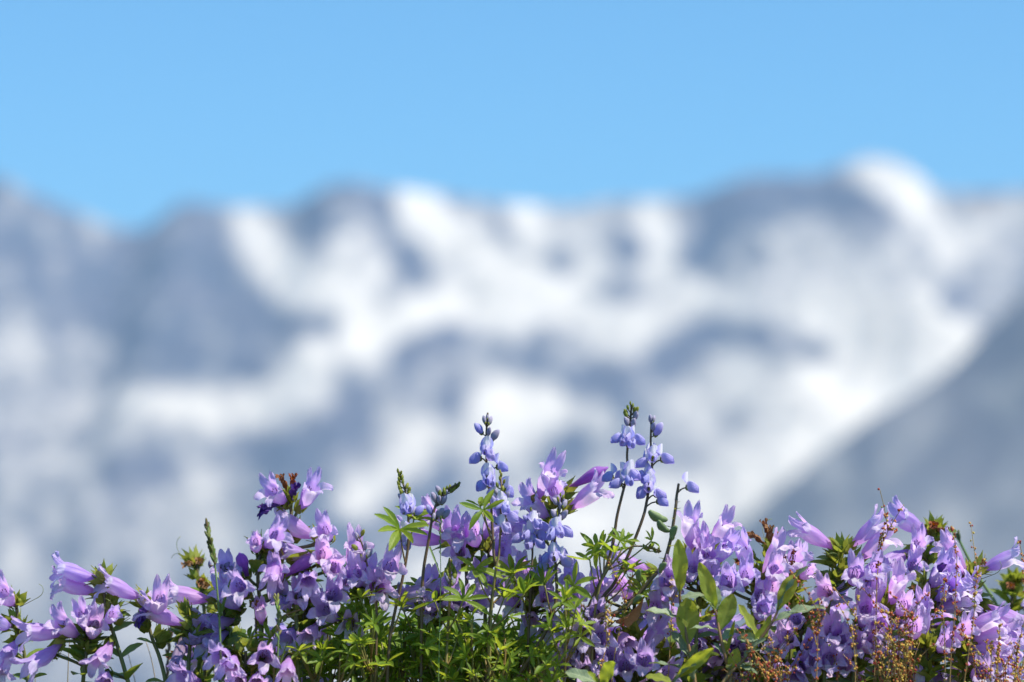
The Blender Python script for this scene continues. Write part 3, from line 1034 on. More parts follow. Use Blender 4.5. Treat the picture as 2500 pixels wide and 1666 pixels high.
P_('tallest penstemon, two pale bells and dark shrivelled petals crowning its top', 0.0, [(710, 1238), (712, 1270), (714, 1315), (712, 1360), (718, 1420), (724, 1520), (730, 1690)],
   [(704, 1230, 655, 1184, 'o', 1), (728, 1246, 768, 1182, 'o', 0.6), (712, 1222, 718, 1195, 'w', 0.3), (696, 1228, 662, 1232, 'w', 0.3), (702, 1205, 694, 1180, 'd', 0.2), (711, 1205, 712, 1182, 'd', 0.2),
    (785, 1316, 694, 1268, 'o', 0.3), (806, 1318, 793, 1280, 'o', 1), (774, 1362, 702, 1344, 'o', 0.4), (786, 1372, 798, 1340, 'o', 1), (800, 1395, 830, 1375), (748, 1395, 762, 1430)], leaves=7, bracts=9, leaf_from=0.4)
P_('penstemon with a narrow magenta bud and small front bells, left of the tallest one', -0.006, [(640, 1345), (632, 1375), (630, 1420), (636, 1500), (640, 1690)],
   [(646, 1336, 696, 1290, 'o', 1), (626, 1346, 632, 1308, 'n', 1), (682, 1414, 750, 1368, 'b', 0.2), (680, 1440, 674, 1366, 'o', 1), (604, 1408, 596, 1368, 'b', 0.5), (640, 1528, 640, 1462, 'n', 1),
    (680, 1345, 672, 1395, 'o', 0.5), (600, 1450, 584, 1420, 'o', 1), (620, 1480, 628, 1450, 'd')], leaves=7, bracts=7)
P_('low penstemon showing open bells face-on beside a small browned flower', 0.008, [(740, 1440), (742, 1500), (740, 1580), (745, 1690)],
   [(736, 1482, 740, 1430), (706, 1488, 694, 1448), (828, 1512, 782, 1474), (776, 1520, 748, 1566), (762, 1460, 770, 1438, 'd'), (800, 1470, 828, 1440), (720, 1530, 700, 1560)], leaves=9)
P_('purple penstemon crowded behind the small dark-budded lupine spike', 0.014, [(880, 1400), (872, 1450), (868, 1530), (860, 1690)],
   [(850, 1402, 872, 1330, 'o', 0.6), (880, 1430, 866, 1384), (890, 1430, 905, 1376), (930, 1410, 968, 1364), (920, 1420, 944, 1444, 'o', 1), (856, 1500, 862, 1530), (915, 1460, 926, 1420), (836, 1440, 850, 1400), (950, 1448, 1015, 1446, 'o', .3)], leaves=8)
P_('bottom-edge penstemon with bells facing out below the grass stalk', -0.01, [(600, 1590), (598, 1640), (600, 1700)],
   [(575, 1600, 566, 1632), (590, 1640, 586, 1672), (630, 1640, 640, 1672), (706, 1600, 708, 1650), (560, 1590, 540, 1605), (640, 1605, 660, 1590)], leaves=10, styles=0)
P_('pale sunlit penstemon cluster between the two drooping green lupine tips', 0.03, [(1130, 1330), (1136, 1370), (1140, 1440), (1140, 1690)],
   [(1102, 1320, 1004, 1308, 'o', 0.3), (1118, 1346, 1100, 1258, 'o', 1), (1166, 1334, 1150, 1280, 'o', 1), (1130, 1330, 1122, 1284, 'o', 1), (1100, 1300, 1060, 1262, 'o', .5), (1128, 1368, 1118, 1330, 'o', 1)], leaves=6, bracts=5, L0=0.036)
P_('penstemon with broad pink-violet bells spreading both ways behind the blue lupine florets', 0.03, [(1372, 1205), (1366, 1240), (1356, 1290), (1345, 1380), (1340, 1690)],
   [(1310, 1222, 1350, 1142, 'o', 0.7), (1346, 1270, 1282, 1208, 'o', 0.8), (1384, 1196, 1460, 1150, 'b', 0.2), (1380, 1246, 1452, 1194, 'o', 0.4), (1330, 1318, 1268, 1284, 'o', 0.3), (1362, 1225, 1346, 1180, 'o', 1)], leaves=4, bracts=8, leaf_from=0.45, L0=0.036)
P_('pink-violet penstemon half hidden behind the tallest blue lupine', 0.04, [(1200, 1320), (1190, 1380), (1186, 1460), (1180, 1690)],
   [(1180, 1326, 1196, 1266, 'n', .5), (1215, 1340, 1240, 1290), (1190, 1420, 1170, 1390), (1216, 1370, 1232, 1330), (1200, 1440, 1220, 1410)], leaves=6)
P_('shaded violet penstemon in the gap between green lupine stems', 0.035, [(1060, 1420), (1064, 1460), (1060, 1560), (1055, 1690)],
   [(1040, 1450, 1058, 1404), (1090, 1470, 1060, 1440), (1080, 1440, 1110, 1410), (1020, 1470, 990, 1450), (1110, 1480, 1130, 1450), (1070, 1500, 1050, 1480), (1150, 1480, 1180, 1455)], leaves=6)
P_('violet penstemon packed under the spike of half-open pale blue lupine', 0.025, [(1300, 1400), (1300, 1450), (1300, 1540), (1300, 1690)],
   [(1290, 1420, 1270, 1370), (1325, 1425, 1336, 1380), (1260, 1430, 1240, 1385), (1330, 1470, 1336, 1442, 'o', 1), (1398, 1430, 1392, 1392), (1386, 1470, 1398, 1434), (1300, 1490, 1290, 1520), (1270, 1480, 1250, 1455), (1330, 1510, 1340, 1535)], leaves=5)
P_('penstemon with one long bell arched under the twin tall lupines', 0.03, [(1560, 1420), (1550, 1470), (1545, 1540), (1540, 1690)],
   [(1598, 1396, 1516, 1366, 'o', 0.3), (1560, 1440, 1490, 1430, 'o', 0.4), (1545, 1460, 1500, 1412), (1470, 1460, 1450, 1420), (1590, 1440, 1640, 1420), (1600, 1470, 1620, 1440)], leaves=5)
P_('deep violet penstemon with stacked face-on bells where the lupine stems meet', 0.012, [(1436, 1500), (1434, 1550), (1430, 1610), (1428, 1690)],
   [(1416, 1530, 1388, 1494), (1446, 1525, 1456, 1478), (1420, 1565, 1416, 1535), (1460, 1575, 1464, 1540), (1400, 1590, 1380, 1560), (1408, 1620, 1404, 1582), (1440, 1618, 1440, 1580), (1370, 1650, 1366, 1620), (1420, 1650, 1428, 1630)], leaves=5)
P_('violet penstemon with a large shaded bell left of the upright willow twig', 0.012, [(1556, 1560), (1552, 1600), (1550, 1690)],
   [(1556, 1596, 1608, 1532, 'o', 0.5), (1510, 1540, 1534, 1576), (1490, 1625, 1484, 1588), (1528, 1650, 1522, 1608), (1566, 1640, 1572, 1592), (1600, 1500, 1590, 1470), (1590, 1660, 1640, 1632), (1500, 1660, 1470, 1650)], leaves=5)
P_('sunlit penstemon with tiers of upright bells behind the upright willow twig', 0.008, [(1712, 1360), (1706, 1400), (1704, 1460), (1700, 1560), (1698, 1700)],
   [(1688, 1352, 1684, 1262, 'o', 0.5), (1712, 1372, 1713, 1302, 'o', 1), (1726, 1340, 1772, 1268, 'o', 0.6), (1712, 1400, 1730, 1332, 'o', 1), (1740, 1378, 1776, 1322, 'o', 0.8), (1680, 1420, 1684, 1370), (1650, 1420, 1636, 1380), (1628, 1440, 1622, 1400), (1722, 1440, 1732, 1400)], leaves=6, bracts=4)
P_('penstemon with two long upright bells below the twisted brown withered stalk', 0.006, [(1850, 1420), (1848, 1470), (1840, 1560), (1836, 1700)],
   [(1838, 1398, 1806, 1330, 'o', 0.6), (1856, 1418, 1910, 1312, 'o', 0.5), (1872, 1420, 1892, 1372, 'o', 1), (1810, 1430, 1818, 1384, 'o', 1), (1800, 1400, 1762, 1430, 'b', 0.3), (1870, 1470, 1880, 1412, 'o', 1), (1836, 1480, 1860, 1440), (1850, 1510, 1858, 1470), (1780, 1440, 1770, 1400)], leaves=6)
P_('withered penstemon top, twisted and brown, rising over the purple bells', 0.03, [(1878, 1330), (1872, 1365), (1866, 1420), (1860, 1560), (1858, 1700)],
   [(1880, 1326, 1862, 1268, 'd', 0.2), (1874, 1335, 1846, 1306, 'd', 0.2), (1884, 1340, 1880, 1300, 'd', 0.2), (1840, 1360, 1818, 1342, 'd', 0.2), (1810, 1372, 1786, 1350, 'd')], leaves=3, bracts=6, styles=2)
P_('pink-violet penstemon behind the grey-backed willow leaf', 0.045, [(1930, 1400), (1932, 1450), (1930, 1550), (1928, 1700)],
   [(1940, 1412, 1960, 1360, 'o', -0.6), (1925, 1390, 1936, 1340), (1950, 1410, 1975, 1385, 'n'), (1920, 1450, 1900, 1410)], leaves=5)
P_('penstemon with a bell each way above a thick green bract cluster', 0.006, [(2056, 1350), (2050, 1385), (2036, 1430), (2020, 1500), (2010, 1700)],
   [(2047, 1342, 1968, 1296, 'o', 0.3), (2066, 1340, 2130, 1280, 'o', 0.2), (2084, 1372, 2150, 1316, 'o', 0.3), (2100, 1410, 2136, 1370, 'o', 1), (2082, 1426, 2078, 1382, 'o', 1), (2030, 1450, 1994, 1436, 'o', 1)], leaves=10, bracts=14, leaf_from=0.1)
P_('shaded violet penstemon below the thick green bract cluster', 0.02, [(1960, 1500), (1955, 1560), (1950, 1700)],
   [(1950, 1530, 1926, 1500, 'o', 1), (1970, 1490, 2030, 1456, 'o', .5), (1940, 1570, 1900, 1545), (1962, 1590, 1976, 1556), (1930, 1640, 1950, 1612), (1950, 1620, 1930, 1652), (1970, 1630, 1990, 1600), (1900, 1600, 1880, 1560), (1920, 1690, 1926, 1640)], leaves=8)
P_('penstemon with pale tubular bells seen from below, under the arching red sorrel tip', 0.012, [(2160, 1460), (2162, 1500), (2158, 1580), (2150, 1700)],
   [(2136, 1496, 2144, 1400, 'o', 0.3), (2168, 1488, 2190, 1408, 'o', 0.6), (2120, 1500, 2094, 1470), (2110, 1450, 2120, 1410), (2150, 1545, 2130, 1510), (2190, 1500, 2200, 1460)], leaves=6, bracts=7)
P_('blurred penstemon topped by brown seed capsules and one pale side bell', 0.07, [(2280, 1290), (2272, 1330), (2262, 1380), (2256, 1450), (2250, 1700)],
   [(2272, 1304, 2212, 1270, 'o', 0.3), (2278, 1290, 2268, 1262, 'd'), (2290, 1296, 2302, 1274, 'd'), (2226, 1365, 2234, 1304, 'o', 1), (2230, 1340, 2178, 1362, 'o', 0.3), (2250, 1350, 2292, 1352, 'o', -0.6), (2216, 1400, 2222, 1370)], leaves=8, bracts=9, leaf_from=0.1)
P_('penstemon with a dark withered tube jutting from its pink-violet bells', 0.03, [(2262, 1430), (2258, 1470), (2256, 1550), (2250, 1700)],
   [(2252, 1448, 2278, 1392, 'w', 0.2), (2262, 1440, 2290, 1384, 'o', 0.6), (2232, 1438, 2206, 1420, 'd'), (2270, 1450, 2340, 1436, 'o', .3), (2260, 1500, 2236, 1456, 'o', 1), (2262, 1480, 2330, 1470, 'o', 0.3), (2280, 1470, 2310, 1430, 'o', .7)], leaves=5)
P_('penstemon bell lifted beside the tallest red sorrel spike', 0.035, [(2366, 1408), (2362, 1450), (2356, 1540), (2350, 1700)],
   [(2366, 1404, 2322, 1346, 'o', 0.3), (2350, 1410, 2312, 1390), (2345, 1440, 2300, 1420)], leaves=7)
P_('penstemon with one big long bell held out towards the right picture edge', 0.03, [(2382, 1395), (2374, 1430), (2366, 1480), (2360, 1560), (2356, 1700)],
   [(2384, 1392, 2486, 1352, 'o', 0.2), (2396, 1472, 2468, 1508, 'o', 0.3), (2380, 1480, 2430, 1530, 'o', 0.4)], leaves=6, bracts=9)
P_('penstemon with a vertical tube amid the densest golden sorrel', 0.0, [(2260, 1580), (2262, 1620), (2262, 1700)],
   [(2260, 1574, 2257, 1480, 'n', 0.3), (2244, 1600, 2240, 1664, 'n', 0.3), (2230, 1560, 2218, 1510), (2290, 1590, 2300, 1550)], leaves=8, bracts=10)
P_('penstemon with layered drooping bells, lowest at the right beside golden sorrel', 0.012, [(2350, 1540), (2354, 1600), (2352, 1700)],
   [(2340, 1540, 2412, 1512, 'o', 0.3), (2344, 1560, 2420, 1548, 'o', 0.3), (2350, 1580, 2452, 1588, 'o', 0.3), (2340, 1590, 2400, 1610, 'o', .4), (2330, 1560, 2350, 1520), (2370, 1650, 2390, 1630)], leaves=6)
P_('violet penstemon low between the willow twig and the golden sorrel', 0.012, [(2090, 1560), (2085, 1610), (2080, 1700)],
   [(2080, 1600, 2076, 1556, 'o', 1), (2110, 1590, 2126, 1556), (2020, 1630, 2014, 1590), (2050, 1580, 2036, 1540), (2130, 1560, 2140, 1528), (2100, 1530, 2106, 1484, 'o', .6), (2030, 1560, 2020, 1520), (2060, 1640, 2050, 1610)], leaves=7)
P_('blurred dark green penstemon clump with brown tops at the right picture edge', 0.14, [(2480, 1425), (2470, 1470), (2465, 1540), (2460, 1700)],
   [(2470, 1440, 2455, 1410, 'd'), (2490, 1420, 2495, 1395, 'd'), (2500, 1480, 2515, 1450)], leaves=12, bracts=12, leaf_from=0.05)

# stems packed into the mass, seen only in part
MASS = [('violet penstemons packed deep below the twin tall lupines', 1290, 1650, 7), ('violet penstemons packed deep behind the willow twigs', 1660, 1900, 7),
        ('violet penstemons packed deep behind the golden sorrel', 1930, 2440, 11), ('violet penstemons packed deep behind the grass stalk', 470, 830, 3)]
for lab, u0, u1, cnt in MASS:
    for i in range(cnt):
        u = u0 + (u1 - u0) * (i + RG.uniform(0.2, 0.8)) / cnt
        v = RG.uniform(1490, 1600)
        fl = []
        for k in range(RG.randint(5, 7)):
            bu, bv = u + RG.uniform(-36, 36), v + RG.uniform(-10, 110)
            a = RG.choice((-1, 1)) * RG.uniform(0.5, 2.0)
            fl.append((bu, bv, bu + math.sin(a) * RG.uniform(40, 105), bv - math.cos(a) * RG.uniform(30, 80) - 6, RG.choice('oooonnhhwd'), 1))
        P_(ORD[i] + ' of the ' + lab, RG.uniform(0.05, 0.16), [(u, v), (u + RG.uniform(-8, 8), v + 60), (u, 1690)], fl, 'penstemon stems packed in the mass', leaves=6, bracts=3, styles=0)

# ------------------------------------------------------------------ lupines
def floret(t, path, parts, u, v, y, size=0.0115):
    p = at(u, v, y)
    s = min(path, key=lambda q: abs(q.z - p.z))
    dx = (p.x - s.x) / 0.0075
    az = math.asin(max(-0.97, min(0.97, dx)))
    if RG.random() < 0.12: az = math.pi - az
    ax = Vector((math.sin(az), -math.cos(az) * 0.9, RG.uniform(-0.05, 0.22))).normalized()
    base = p - ax * size * 0.35
    base.y = s.y + ax.y * 0.005
    mw = frame(base, ax, UP, size * RG.uniform(0.92, 1.08), RG.uniform(-0.2, 0.2))
    o = put('flower', RG.choice(LIB['wings']), t, rel(mw, t))
    put('banner_petal', RG.choice(LIB['banner']), o)
    put('calyx', LIB['lcalyx'][0], o)
    a = nearest_on(path, base, 0.003)
    parts.append(tube(smooth_path([a, a.lerp(base, 0.5) + Vector((0, 0, 0.001)), base], 3), 0.0005, 0.0005, 5))


def bud(t, path, parts, u, v, y, size, stage):
    p = at(u, v, y)
    s = min(path, key=lambda q: abs(q.z - p.z))
    dx = max(-1, min(1, (p.x - s.x) / 0.006))
    ax = Vector((dx * 0.9, -math.sqrt(1 - dx * dx * 0.8) * 0.6 * RG.choice((1, 1, -1)), RG.uniform(0.5, 1.1))).normalized()
    base = p - ax * size * 0.45
    o = put('bud', LIB['lbud'][stage], t, rel(frame(base, ax, UP, size), t))
    if stage: put('calyx', LIB['lcalyx'][0], o)
    a = nearest_on(path, base, 0.001)
    parts.append(tube([a, base], 0.0004, 0.0004, 5))


def palmate(t, path, parts, u, v, y, size, n=6, tilt=None, name='leaf'):
    """a palmate leaf: petiole with leaflets spread from its end"""
    p = at(u, v, y)
    a = nearest_on(path, p - Vector((0, 0, 0.012)), 0.006)
    nrm = tilt if tilt is not None else Vector((RG.uniform(-0.6, 0.6), RG.uniform(-1.0, 0.15), RG.uniform(0.5, 1.0)))
    nrm.normalize()
    e1 = nrm.cross(Vector((0.2, 1, 0.1))).normalized(); e2 = nrm.cross(e1)
    v_, f_, c_ = tube(smooth_path([a, a.lerp(p, 0.5) + Vector((0, 0, -0.002)), p], 4), 0.0006, 0.0005, 5)
    lf = put(name, mesh('petiole', [q - p for q in v_], f_, M['lupine_green'], c_), t, Matrix.Translation(p - t.location))
    ph = RG.uniform(0, 6.28)
    span = RG.uniform(4.4, 6.0)
    cup = RG.uniform(0.15, 0.7)
    for k in range(n):
        q = ph + span * k / n
        ax = (e1 * math.cos(q) + e2 * math.sin(q) + nrm * (cup + RG.uniform(-0.1, 0.15))).normalized()
        put('leaflet', RG.choice(LIB['leaflet']), lf, frame(Vector((0, 0, 0)), ax, nrm, size * RG.uniform(0.8, 1.1)))
    return lf


def lupine(label, y, uv, florets=(), buds=(), tip=None, leaves=(), green=False, thick=0.0013, lean=0.0, group='lupines'):
    path = stem_path(uv, y, lean)
    t = empty('lupine', Vector((path[-1].x, path[-1].y, max(path[-1].z, -0.05))))
    tagged(t, label, 'flower', group)
    parts = [tube(path, thick * 0.42, thick * 1.0, 7)]
    for u, v in florets: floret(t, path, parts, u, v, y)
    for b in buds: bud(t, path, parts, b[0], b[1], y, b[2] * PX, b[3])
    if tip:
        (u0, v0, u1, v1, n, s0, s1, stg) = tip                 # a chain of small buds from the tip downwards
        for i in range(n):
            q = i / (n - 1)
            w = 4 + 12 * q
            bud(t, path, parts, u0 + (u1 - u0) * q + (w if i % 2 else -w) * RG.uniform(0.3, 1), v0 + (v1 - v0) * q, y, (s0 + (s1 - s0) * q) * PX, 0 if q < stg else 1)
    for l in leaves: palmate(t, path, parts, l[0], l[1], y + (l[3] if len(l) > 3 else RG.uniform(-0.012, 0.012)), l[2] * PX, RG.randint(5, 7), l[4] if len(l) > 4 else None)
    v, f, c = join(parts)
    put('stem', mesh('stem', [p - t.location for p in v], f, M['lupine_green' if green else 'lupine_stem'], c), t)
    return t, path


lupine('tallest single blue lupine, round grey-violet buds at its tip', -0.008, [(1191, 1008), (1188, 1045), (1187, 1082), (1189, 1144), (1198, 1215), (1201, 1271), (1206, 1360), (1211, 1389), (1197, 1497), (1190, 1600), (1186, 1690)],
       [(1158, 1119), (1198, 1113), (1186, 1100), (1229, 1139), (1174, 1186), (1200, 1177), (1209, 1222), (1190, 1170)],
       [(1182, 1026, 24, 1), (1197, 1028, 26, 1), (1190, 1018, 18, 1), (1168, 1048, 34, 2), (1194, 1055, 26, 1), (1209, 1064, 34, 1)], None,
       [(1180, 1246, 66, -0.014, Vector((-0.2, -0.8, 0.6))), (1172, 1238, 56, 0.01), (1160, 1390, 66), (1230, 1462, 60)])
lupine('shorter pale blue lupine with green bud tip leaning on the tallest single one', -0.014, [(1222, 1150), (1224, 1190), (1223, 1215), (1222, 1282), (1218, 1353), (1209, 1400), (1200, 1497), (1196, 1600), (1195, 1690)],
       [(1243, 1200), (1236, 1244), (1252, 1262), (1212, 1232), (1238, 1290)], [(1217, 1251, 26, 2), (1256, 1258, 30, 2), (1208, 1270, 24, 2)], (1222, 1152, 1224, 1210, 8, 12, 20, 0.8),
       [(1254, 1400, 62), (1280, 1450, 66)], True, 0.0010)
lupine('half-open lupine with dusky buds over pale blue florets, in front of pink-violet bells', -0.01, [(1372, 1215), (1366, 1250), (1358, 1290), (1353, 1340), (1357, 1388), (1358, 1462), (1338, 1529), (1303, 1592), (1258, 1664), (1246, 1700)],
       [(1384, 1298), (1366, 1300), (1345, 1305), (1330, 1362), (1352, 1360), (1390, 1366), (1376, 1350), (1322, 1384), (1384, 1372)],
       [(1356, 1226, 26, 1), (1379, 1231, 26, 1), (1368, 1236, 22, 1), (1352, 1256, 28, 1), (1378, 1258, 30, 1), (1366, 1268, 24, 1)], (1372, 1208, 1368, 1225, 4, 12, 16, 0.7),
       [(1400, 1432, 66, -0.014), (1330, 1430, 62), (1290, 1570, 62), (1350, 1545, 58)], False, 0.0015)
lupine('short lupine with blue florets tucked between the tallest single one and the half-open one', 0.0, [(1298, 1250), (1299, 1293), (1300, 1351), (1296, 1420), (1290, 1560), (1288, 1690)],
       [(1332, 1286), (1314, 1280), (1327, 1307), (1284, 1306), (1290, 1330), (1260, 1314), (1318, 1326)], [(1284, 1268, 26, 2), (1300, 1256, 24, 1), (1312, 1262, 24, 1)], (1298, 1244, 1299, 1270, 4, 14, 20, 0.6),
       [(1277, 1462, 64), (1254, 1405, 58)], False, 0.0011)
lupine('taller of the twin lupines, green bud tip, stem bending left down to the leaves', -0.012, [(1542, 988), (1540, 1015), (1538, 1040), (1531, 1107), (1532, 1155), (1519, 1208), (1506, 1263), (1497, 1324), (1478, 1393), (1455, 1445), (1436, 1489), (1424, 1570), (1416, 1690)],
       [(1501, 1070), (1522, 1078), (1563, 1074), (1541, 1084), (1480, 1164), (1501, 1180), (1512, 1160), (1536, 1175), (1550, 1160), (1528, 1070)],
       [(1530, 1031, 30, 1), (1546, 1036, 32, 1), (1553, 1018, 22, 1), (1554, 1003, 22, 0), (1527, 1012, 20, 0)], (1541, 985, 1540, 1012, 6, 12, 20, 0.9),
       [(1513, 1322, 44), (1452, 1352, 60), (1462, 1340, 48), (1476, 1330, 56, 0.012), (1500, 1350, 52), (1440, 1368, 52)], False, 0.0014)
lupine('right one of the twin lupines, violet bud at tip and widely set florets', -0.004, [(1591, 1020), (1589, 1055), (1589, 1089), (1592, 1139), (1587, 1176), (1579, 1224), (1569, 1266), (1537, 1348), (1499, 1425), (1468, 1468), (1452, 1560), (1445, 1690)],
       [(1592, 1118), (1582, 1112), (1630, 1120), (1563, 1130), (1558, 1162), (1572, 1170), (1564, 1204), (1582, 1190), (1614, 1206), (1620, 1224)],
       [(1588, 1024, 26, 1), (1597, 1024, 20, 1), (1595, 1044, 30, 1), (1608, 1050, 40, 2)], None, [(1530, 1395, 58), (1552, 1400, 56, -0.01), (1570, 1440, 54)], False, 0.0014)
lupine('left bud spike with yellow-green tip and a fan of long leaflets', -0.006, [(973, 1150), (984, 1180), (994, 1219), (997, 1270), (996, 1335), (984, 1407), (965, 1490), (951, 1569), (944, 1690)],
       [(989, 1244), (984, 1310), (992, 1332), (1000, 1240)], [(1024, 1248, 34, 2), (1010, 1248, 28, 1), (985, 1246, 26, 2)], (973, 1150, 992, 1214, 13, 14, 22, 1.0), [(976, 1294, 80, -0.012, Vector((0.25, -0.75, 0.65))), (1010, 1270, 60, 0.006), (930, 1560, 60), (980, 1480, 56)], False, 0.0013)
lupine('bud spike bowed over to the right with greenish buds', -0.004, [(1124, 1179), (1105, 1188), (1082, 1202), (1067, 1226), (1056, 1262), (1047, 1317), (1034, 1392), (1030, 1480), (1028, 1690)],
       [], [(1060, 1216, 32, 1), (1072, 1222, 28, 1), (1084, 1222, 28, 1), (1070, 1198, 26, 1), (1048, 1246, 30, 2), (1074, 1254, 34, 1), (1090, 1256, 28, 1), (1060, 1262, 26, 1)], (1122, 1182, 1078, 1206, 12, 14, 24, 1.0), [(1040, 1548, 60), (1030, 1440, 52)], False, 0.0013)
lupine('upright lupine in tight green bud on a reddish stem in the middle of the leaves', -0.012, [(1099, 1366), (1099, 1400), (1099, 1443), (1096, 1500), (1092, 1569), (1088, 1663), (1088, 1700)],
       [], [], (1099, 1368, 1099, 1420, 16, 14, 26, 0.8), [(1131, 1466, 70, -0.01), (1062, 1470, 56), (1117, 1556, 60), (1060, 1560, 56), (1140, 1600, 56), (1050, 1610, 52)], True, 0.0013)
lupine('small lupine spike with dark spaced buds over purple bells', -0.008, [(872, 1302), (882, 1324), (890, 1350), (897, 1382), (915, 1439), (920, 1500), (918, 1600), (915, 1690)],
       [], [(870, 1310, 24, 1), (886, 1302, 20, 0), (866, 1338, 22, 0), (892, 1336, 26, 1), (902, 1352, 28, 1), (880, 1360, 20, 0)], None, [(880, 1460, 44), (915, 1450, 44), (900, 1500, 52), (890, 1580, 54)], False, 0.0010)
lupine('nodding lupine spike with small dark buds across the grass stalk', -0.006, [(510, 1380), (535, 1384), (560, 1394), (595, 1412), (620, 1470), (626, 1560), (628, 1690)],
       [], [(512, 1378, 22, 1), (538, 1380, 20, 1), (545, 1390, 20, 1), (555, 1378, 24, 1), (566, 1390, 26, 1), (575, 1400, 24, 1), (586, 1400, 26, 1), (530, 1390, 18, 0)], None, [(610, 1560, 50)], False, 0.0009)
lupine('nodding lupine spike of pale cream-green buds low behind the second grass stalk', -0.014, [(740, 1488), (715, 1494), (690, 1506), (676, 1530), (670, 1600), (668, 1690)],
       [], [(726, 1486, 22, 0), (716, 1500, 22, 0), (704, 1496, 24, 0), (696, 1510, 22, 0), (684, 1510, 24, 0), (736, 1496, 18, 0), (676, 1536, 20, 0), (664, 1548, 20, 0)], None, [(660, 1560, 44)], True, 0.0009)
lupine('grey-stemmed lupine spike nodding to the right beneath the twin lupines', -0.016, [(1614, 1346), (1590, 1338), (1565, 1334), (1536, 1338), (1500, 1370), (1480, 1394), (1462, 1440), (1450, 1520), (1440, 1690)],
       [], [(1608, 1344, 18, 0), (1598, 1344, 18, 0), (1590, 1334, 20, 0), (1580, 1342, 18, 0), (1572, 1336, 16, 0)], None, [(1590, 1322, 36), (1530, 1320, 34)], True, 0.0010)

t, path = lupine('spent lupine stalk with green pods and one last blue floret', -0.018, [(1657, 1181), (1652, 1212), (1650, 1236), (1642, 1290), (1635, 1327), (1619, 1377), (1587, 1417), (1542, 1470), (1502, 1497), (1457, 1507), (1440, 1560), (1430, 1690)],
                 [(1692, 1190)], [], None, [(1560, 1450, 44)], False, 0.0019)
PODM = []
for i in range(2):
    v_, f_, c_ = blob(Vector((0, 0, 0.5)), Vector((0, 0, 1)), 0.22, 0.5, 10, 8, (0.5, 0.5, 0))
    v_ = [Vector((q.x * 0.7, q.y * (1 + 0.12 * math.sin(q.z * 14)) + 0.12 * math.sin(q.z * 3.1), q.z)) for q in v_]
    PODM.append(mesh('pod', v_, f_, M['pod'], c_))
for bu, bv, tu, tv in ((1630, 1272, 1586, 1248), (1634, 1300, 1608, 1272), (1640, 1320, 1652, 1286), (1610, 1400, 1626, 1376), (1545, 1474, 1566, 1456), (1560, 1420, 1562, 1392)):
    b, e = at(bu, bv, -0.02), at(tu, tv, -0.026)
    put('pod', RG.choice(PODM), t, rel(frame(b, e - b, BACK, (e - b).length * 1.05, RG.uniform(0, 1)), t))
for i in range(12):                                           # scars and withered bits along the spent stalk
    p = path[RG.randrange(2, 26)]
    a = RG.uniform(0, 6.28)
    put('withered_stub', LIB['bract'][0], t, rel(frame(p, Vector((math.cos(a), math.sin(a), 0.4)), UP, RG.uniform(0.003, 0.006)), t))

# leafy lupine shoots low down, no flowers
SHOOTS = [(860, 1500, 'leafy lupine shoot low beside the small dark-budded spike'), (910, 1540, 'leafy lupine shoot at the foot of the left bud spike'), (985, 1540, 'leafy lupine shoot between left bud spike and bowed spike'),
          (1020, 1500, 'bright leafy lupine shoot under the bowed bud spike'), (1075, 1580, 'bright leafy lupine shoot round the foot of the upright green spike'), (1150, 1520, 'leafy lupine shoot right of the upright green spike'),
          (1190, 1570, 'large-leaved lupine shoot below the tallest single lupine'), (1230, 1540, 'leafy lupine shoot below the shorter pale blue lupine'), (1262, 1580, 'leafy lupine shoot against the bent orange-brown lupine stem'),
          (1325, 1600, 'leafy lupine shoot right of the bent orange-brown lupine stem'), (940, 1620, 'leafy lupine shoot at bottom edge under the left bud spike'), (1130, 1630, 'leafy lupine shoot at bottom edge by the upright green spike'),
          (830, 1600, 'leafy lupine shoot at bottom edge beside the face-on bells'), (1010, 1620, 'leafy lupine shoot at bottom edge under the bowed spike'), (1220, 1640, 'leafy lupine shoot at bottom edge under the tallest single lupine'),
          (770, 1600, 'leafy lupine shoot low behind the face-on bells'), (1380, 1470, 'lupine shoot with two broad leaflets over violet bells')]
for u, v, lab in SHOOTS:
    y = RG.uniform(-0.03, 0.03)
    lv = [(u + RG.uniform(-42, 42), v + RG.uniform(-20, 90), RG.uniform(30, 50), RG.uniform(-0.025, 0.025)) for _ in range(RG.randint(11, 15))] + [(u, v - 6, 50)]
    lupine(lab, y, [(u, v), (u + RG.uniform(-6, 6), v + 50), (u + RG.uniform(-8, 8), 1690)], leaves=lv, green=True, thick=0.0010, group='leafy lupine shoots')
for i in range(14):
    u = 800 + 580 * (i + RG.uniform(0.2, 0.8)) / 14; v = RG.uniform(1500, 1610); y = RG.uniform(0.03, 0.12)
    lv = [(u + RG.uniform(-50, 50), v + RG.uniform(-20, 100), RG.uniform(46, 64), RG.uniform(-0.02, 0.02)) for _ in range(8)]
    lupine(ORD[i] + ' of the shaded leafy lupine shoots behind the lupine stems', y, [(u, v), (u + RG.uniform(-6, 6), v + 50), (u, 1690)], leaves=lv, green=True, thick=0.0010, group='leafy lupine shoots')

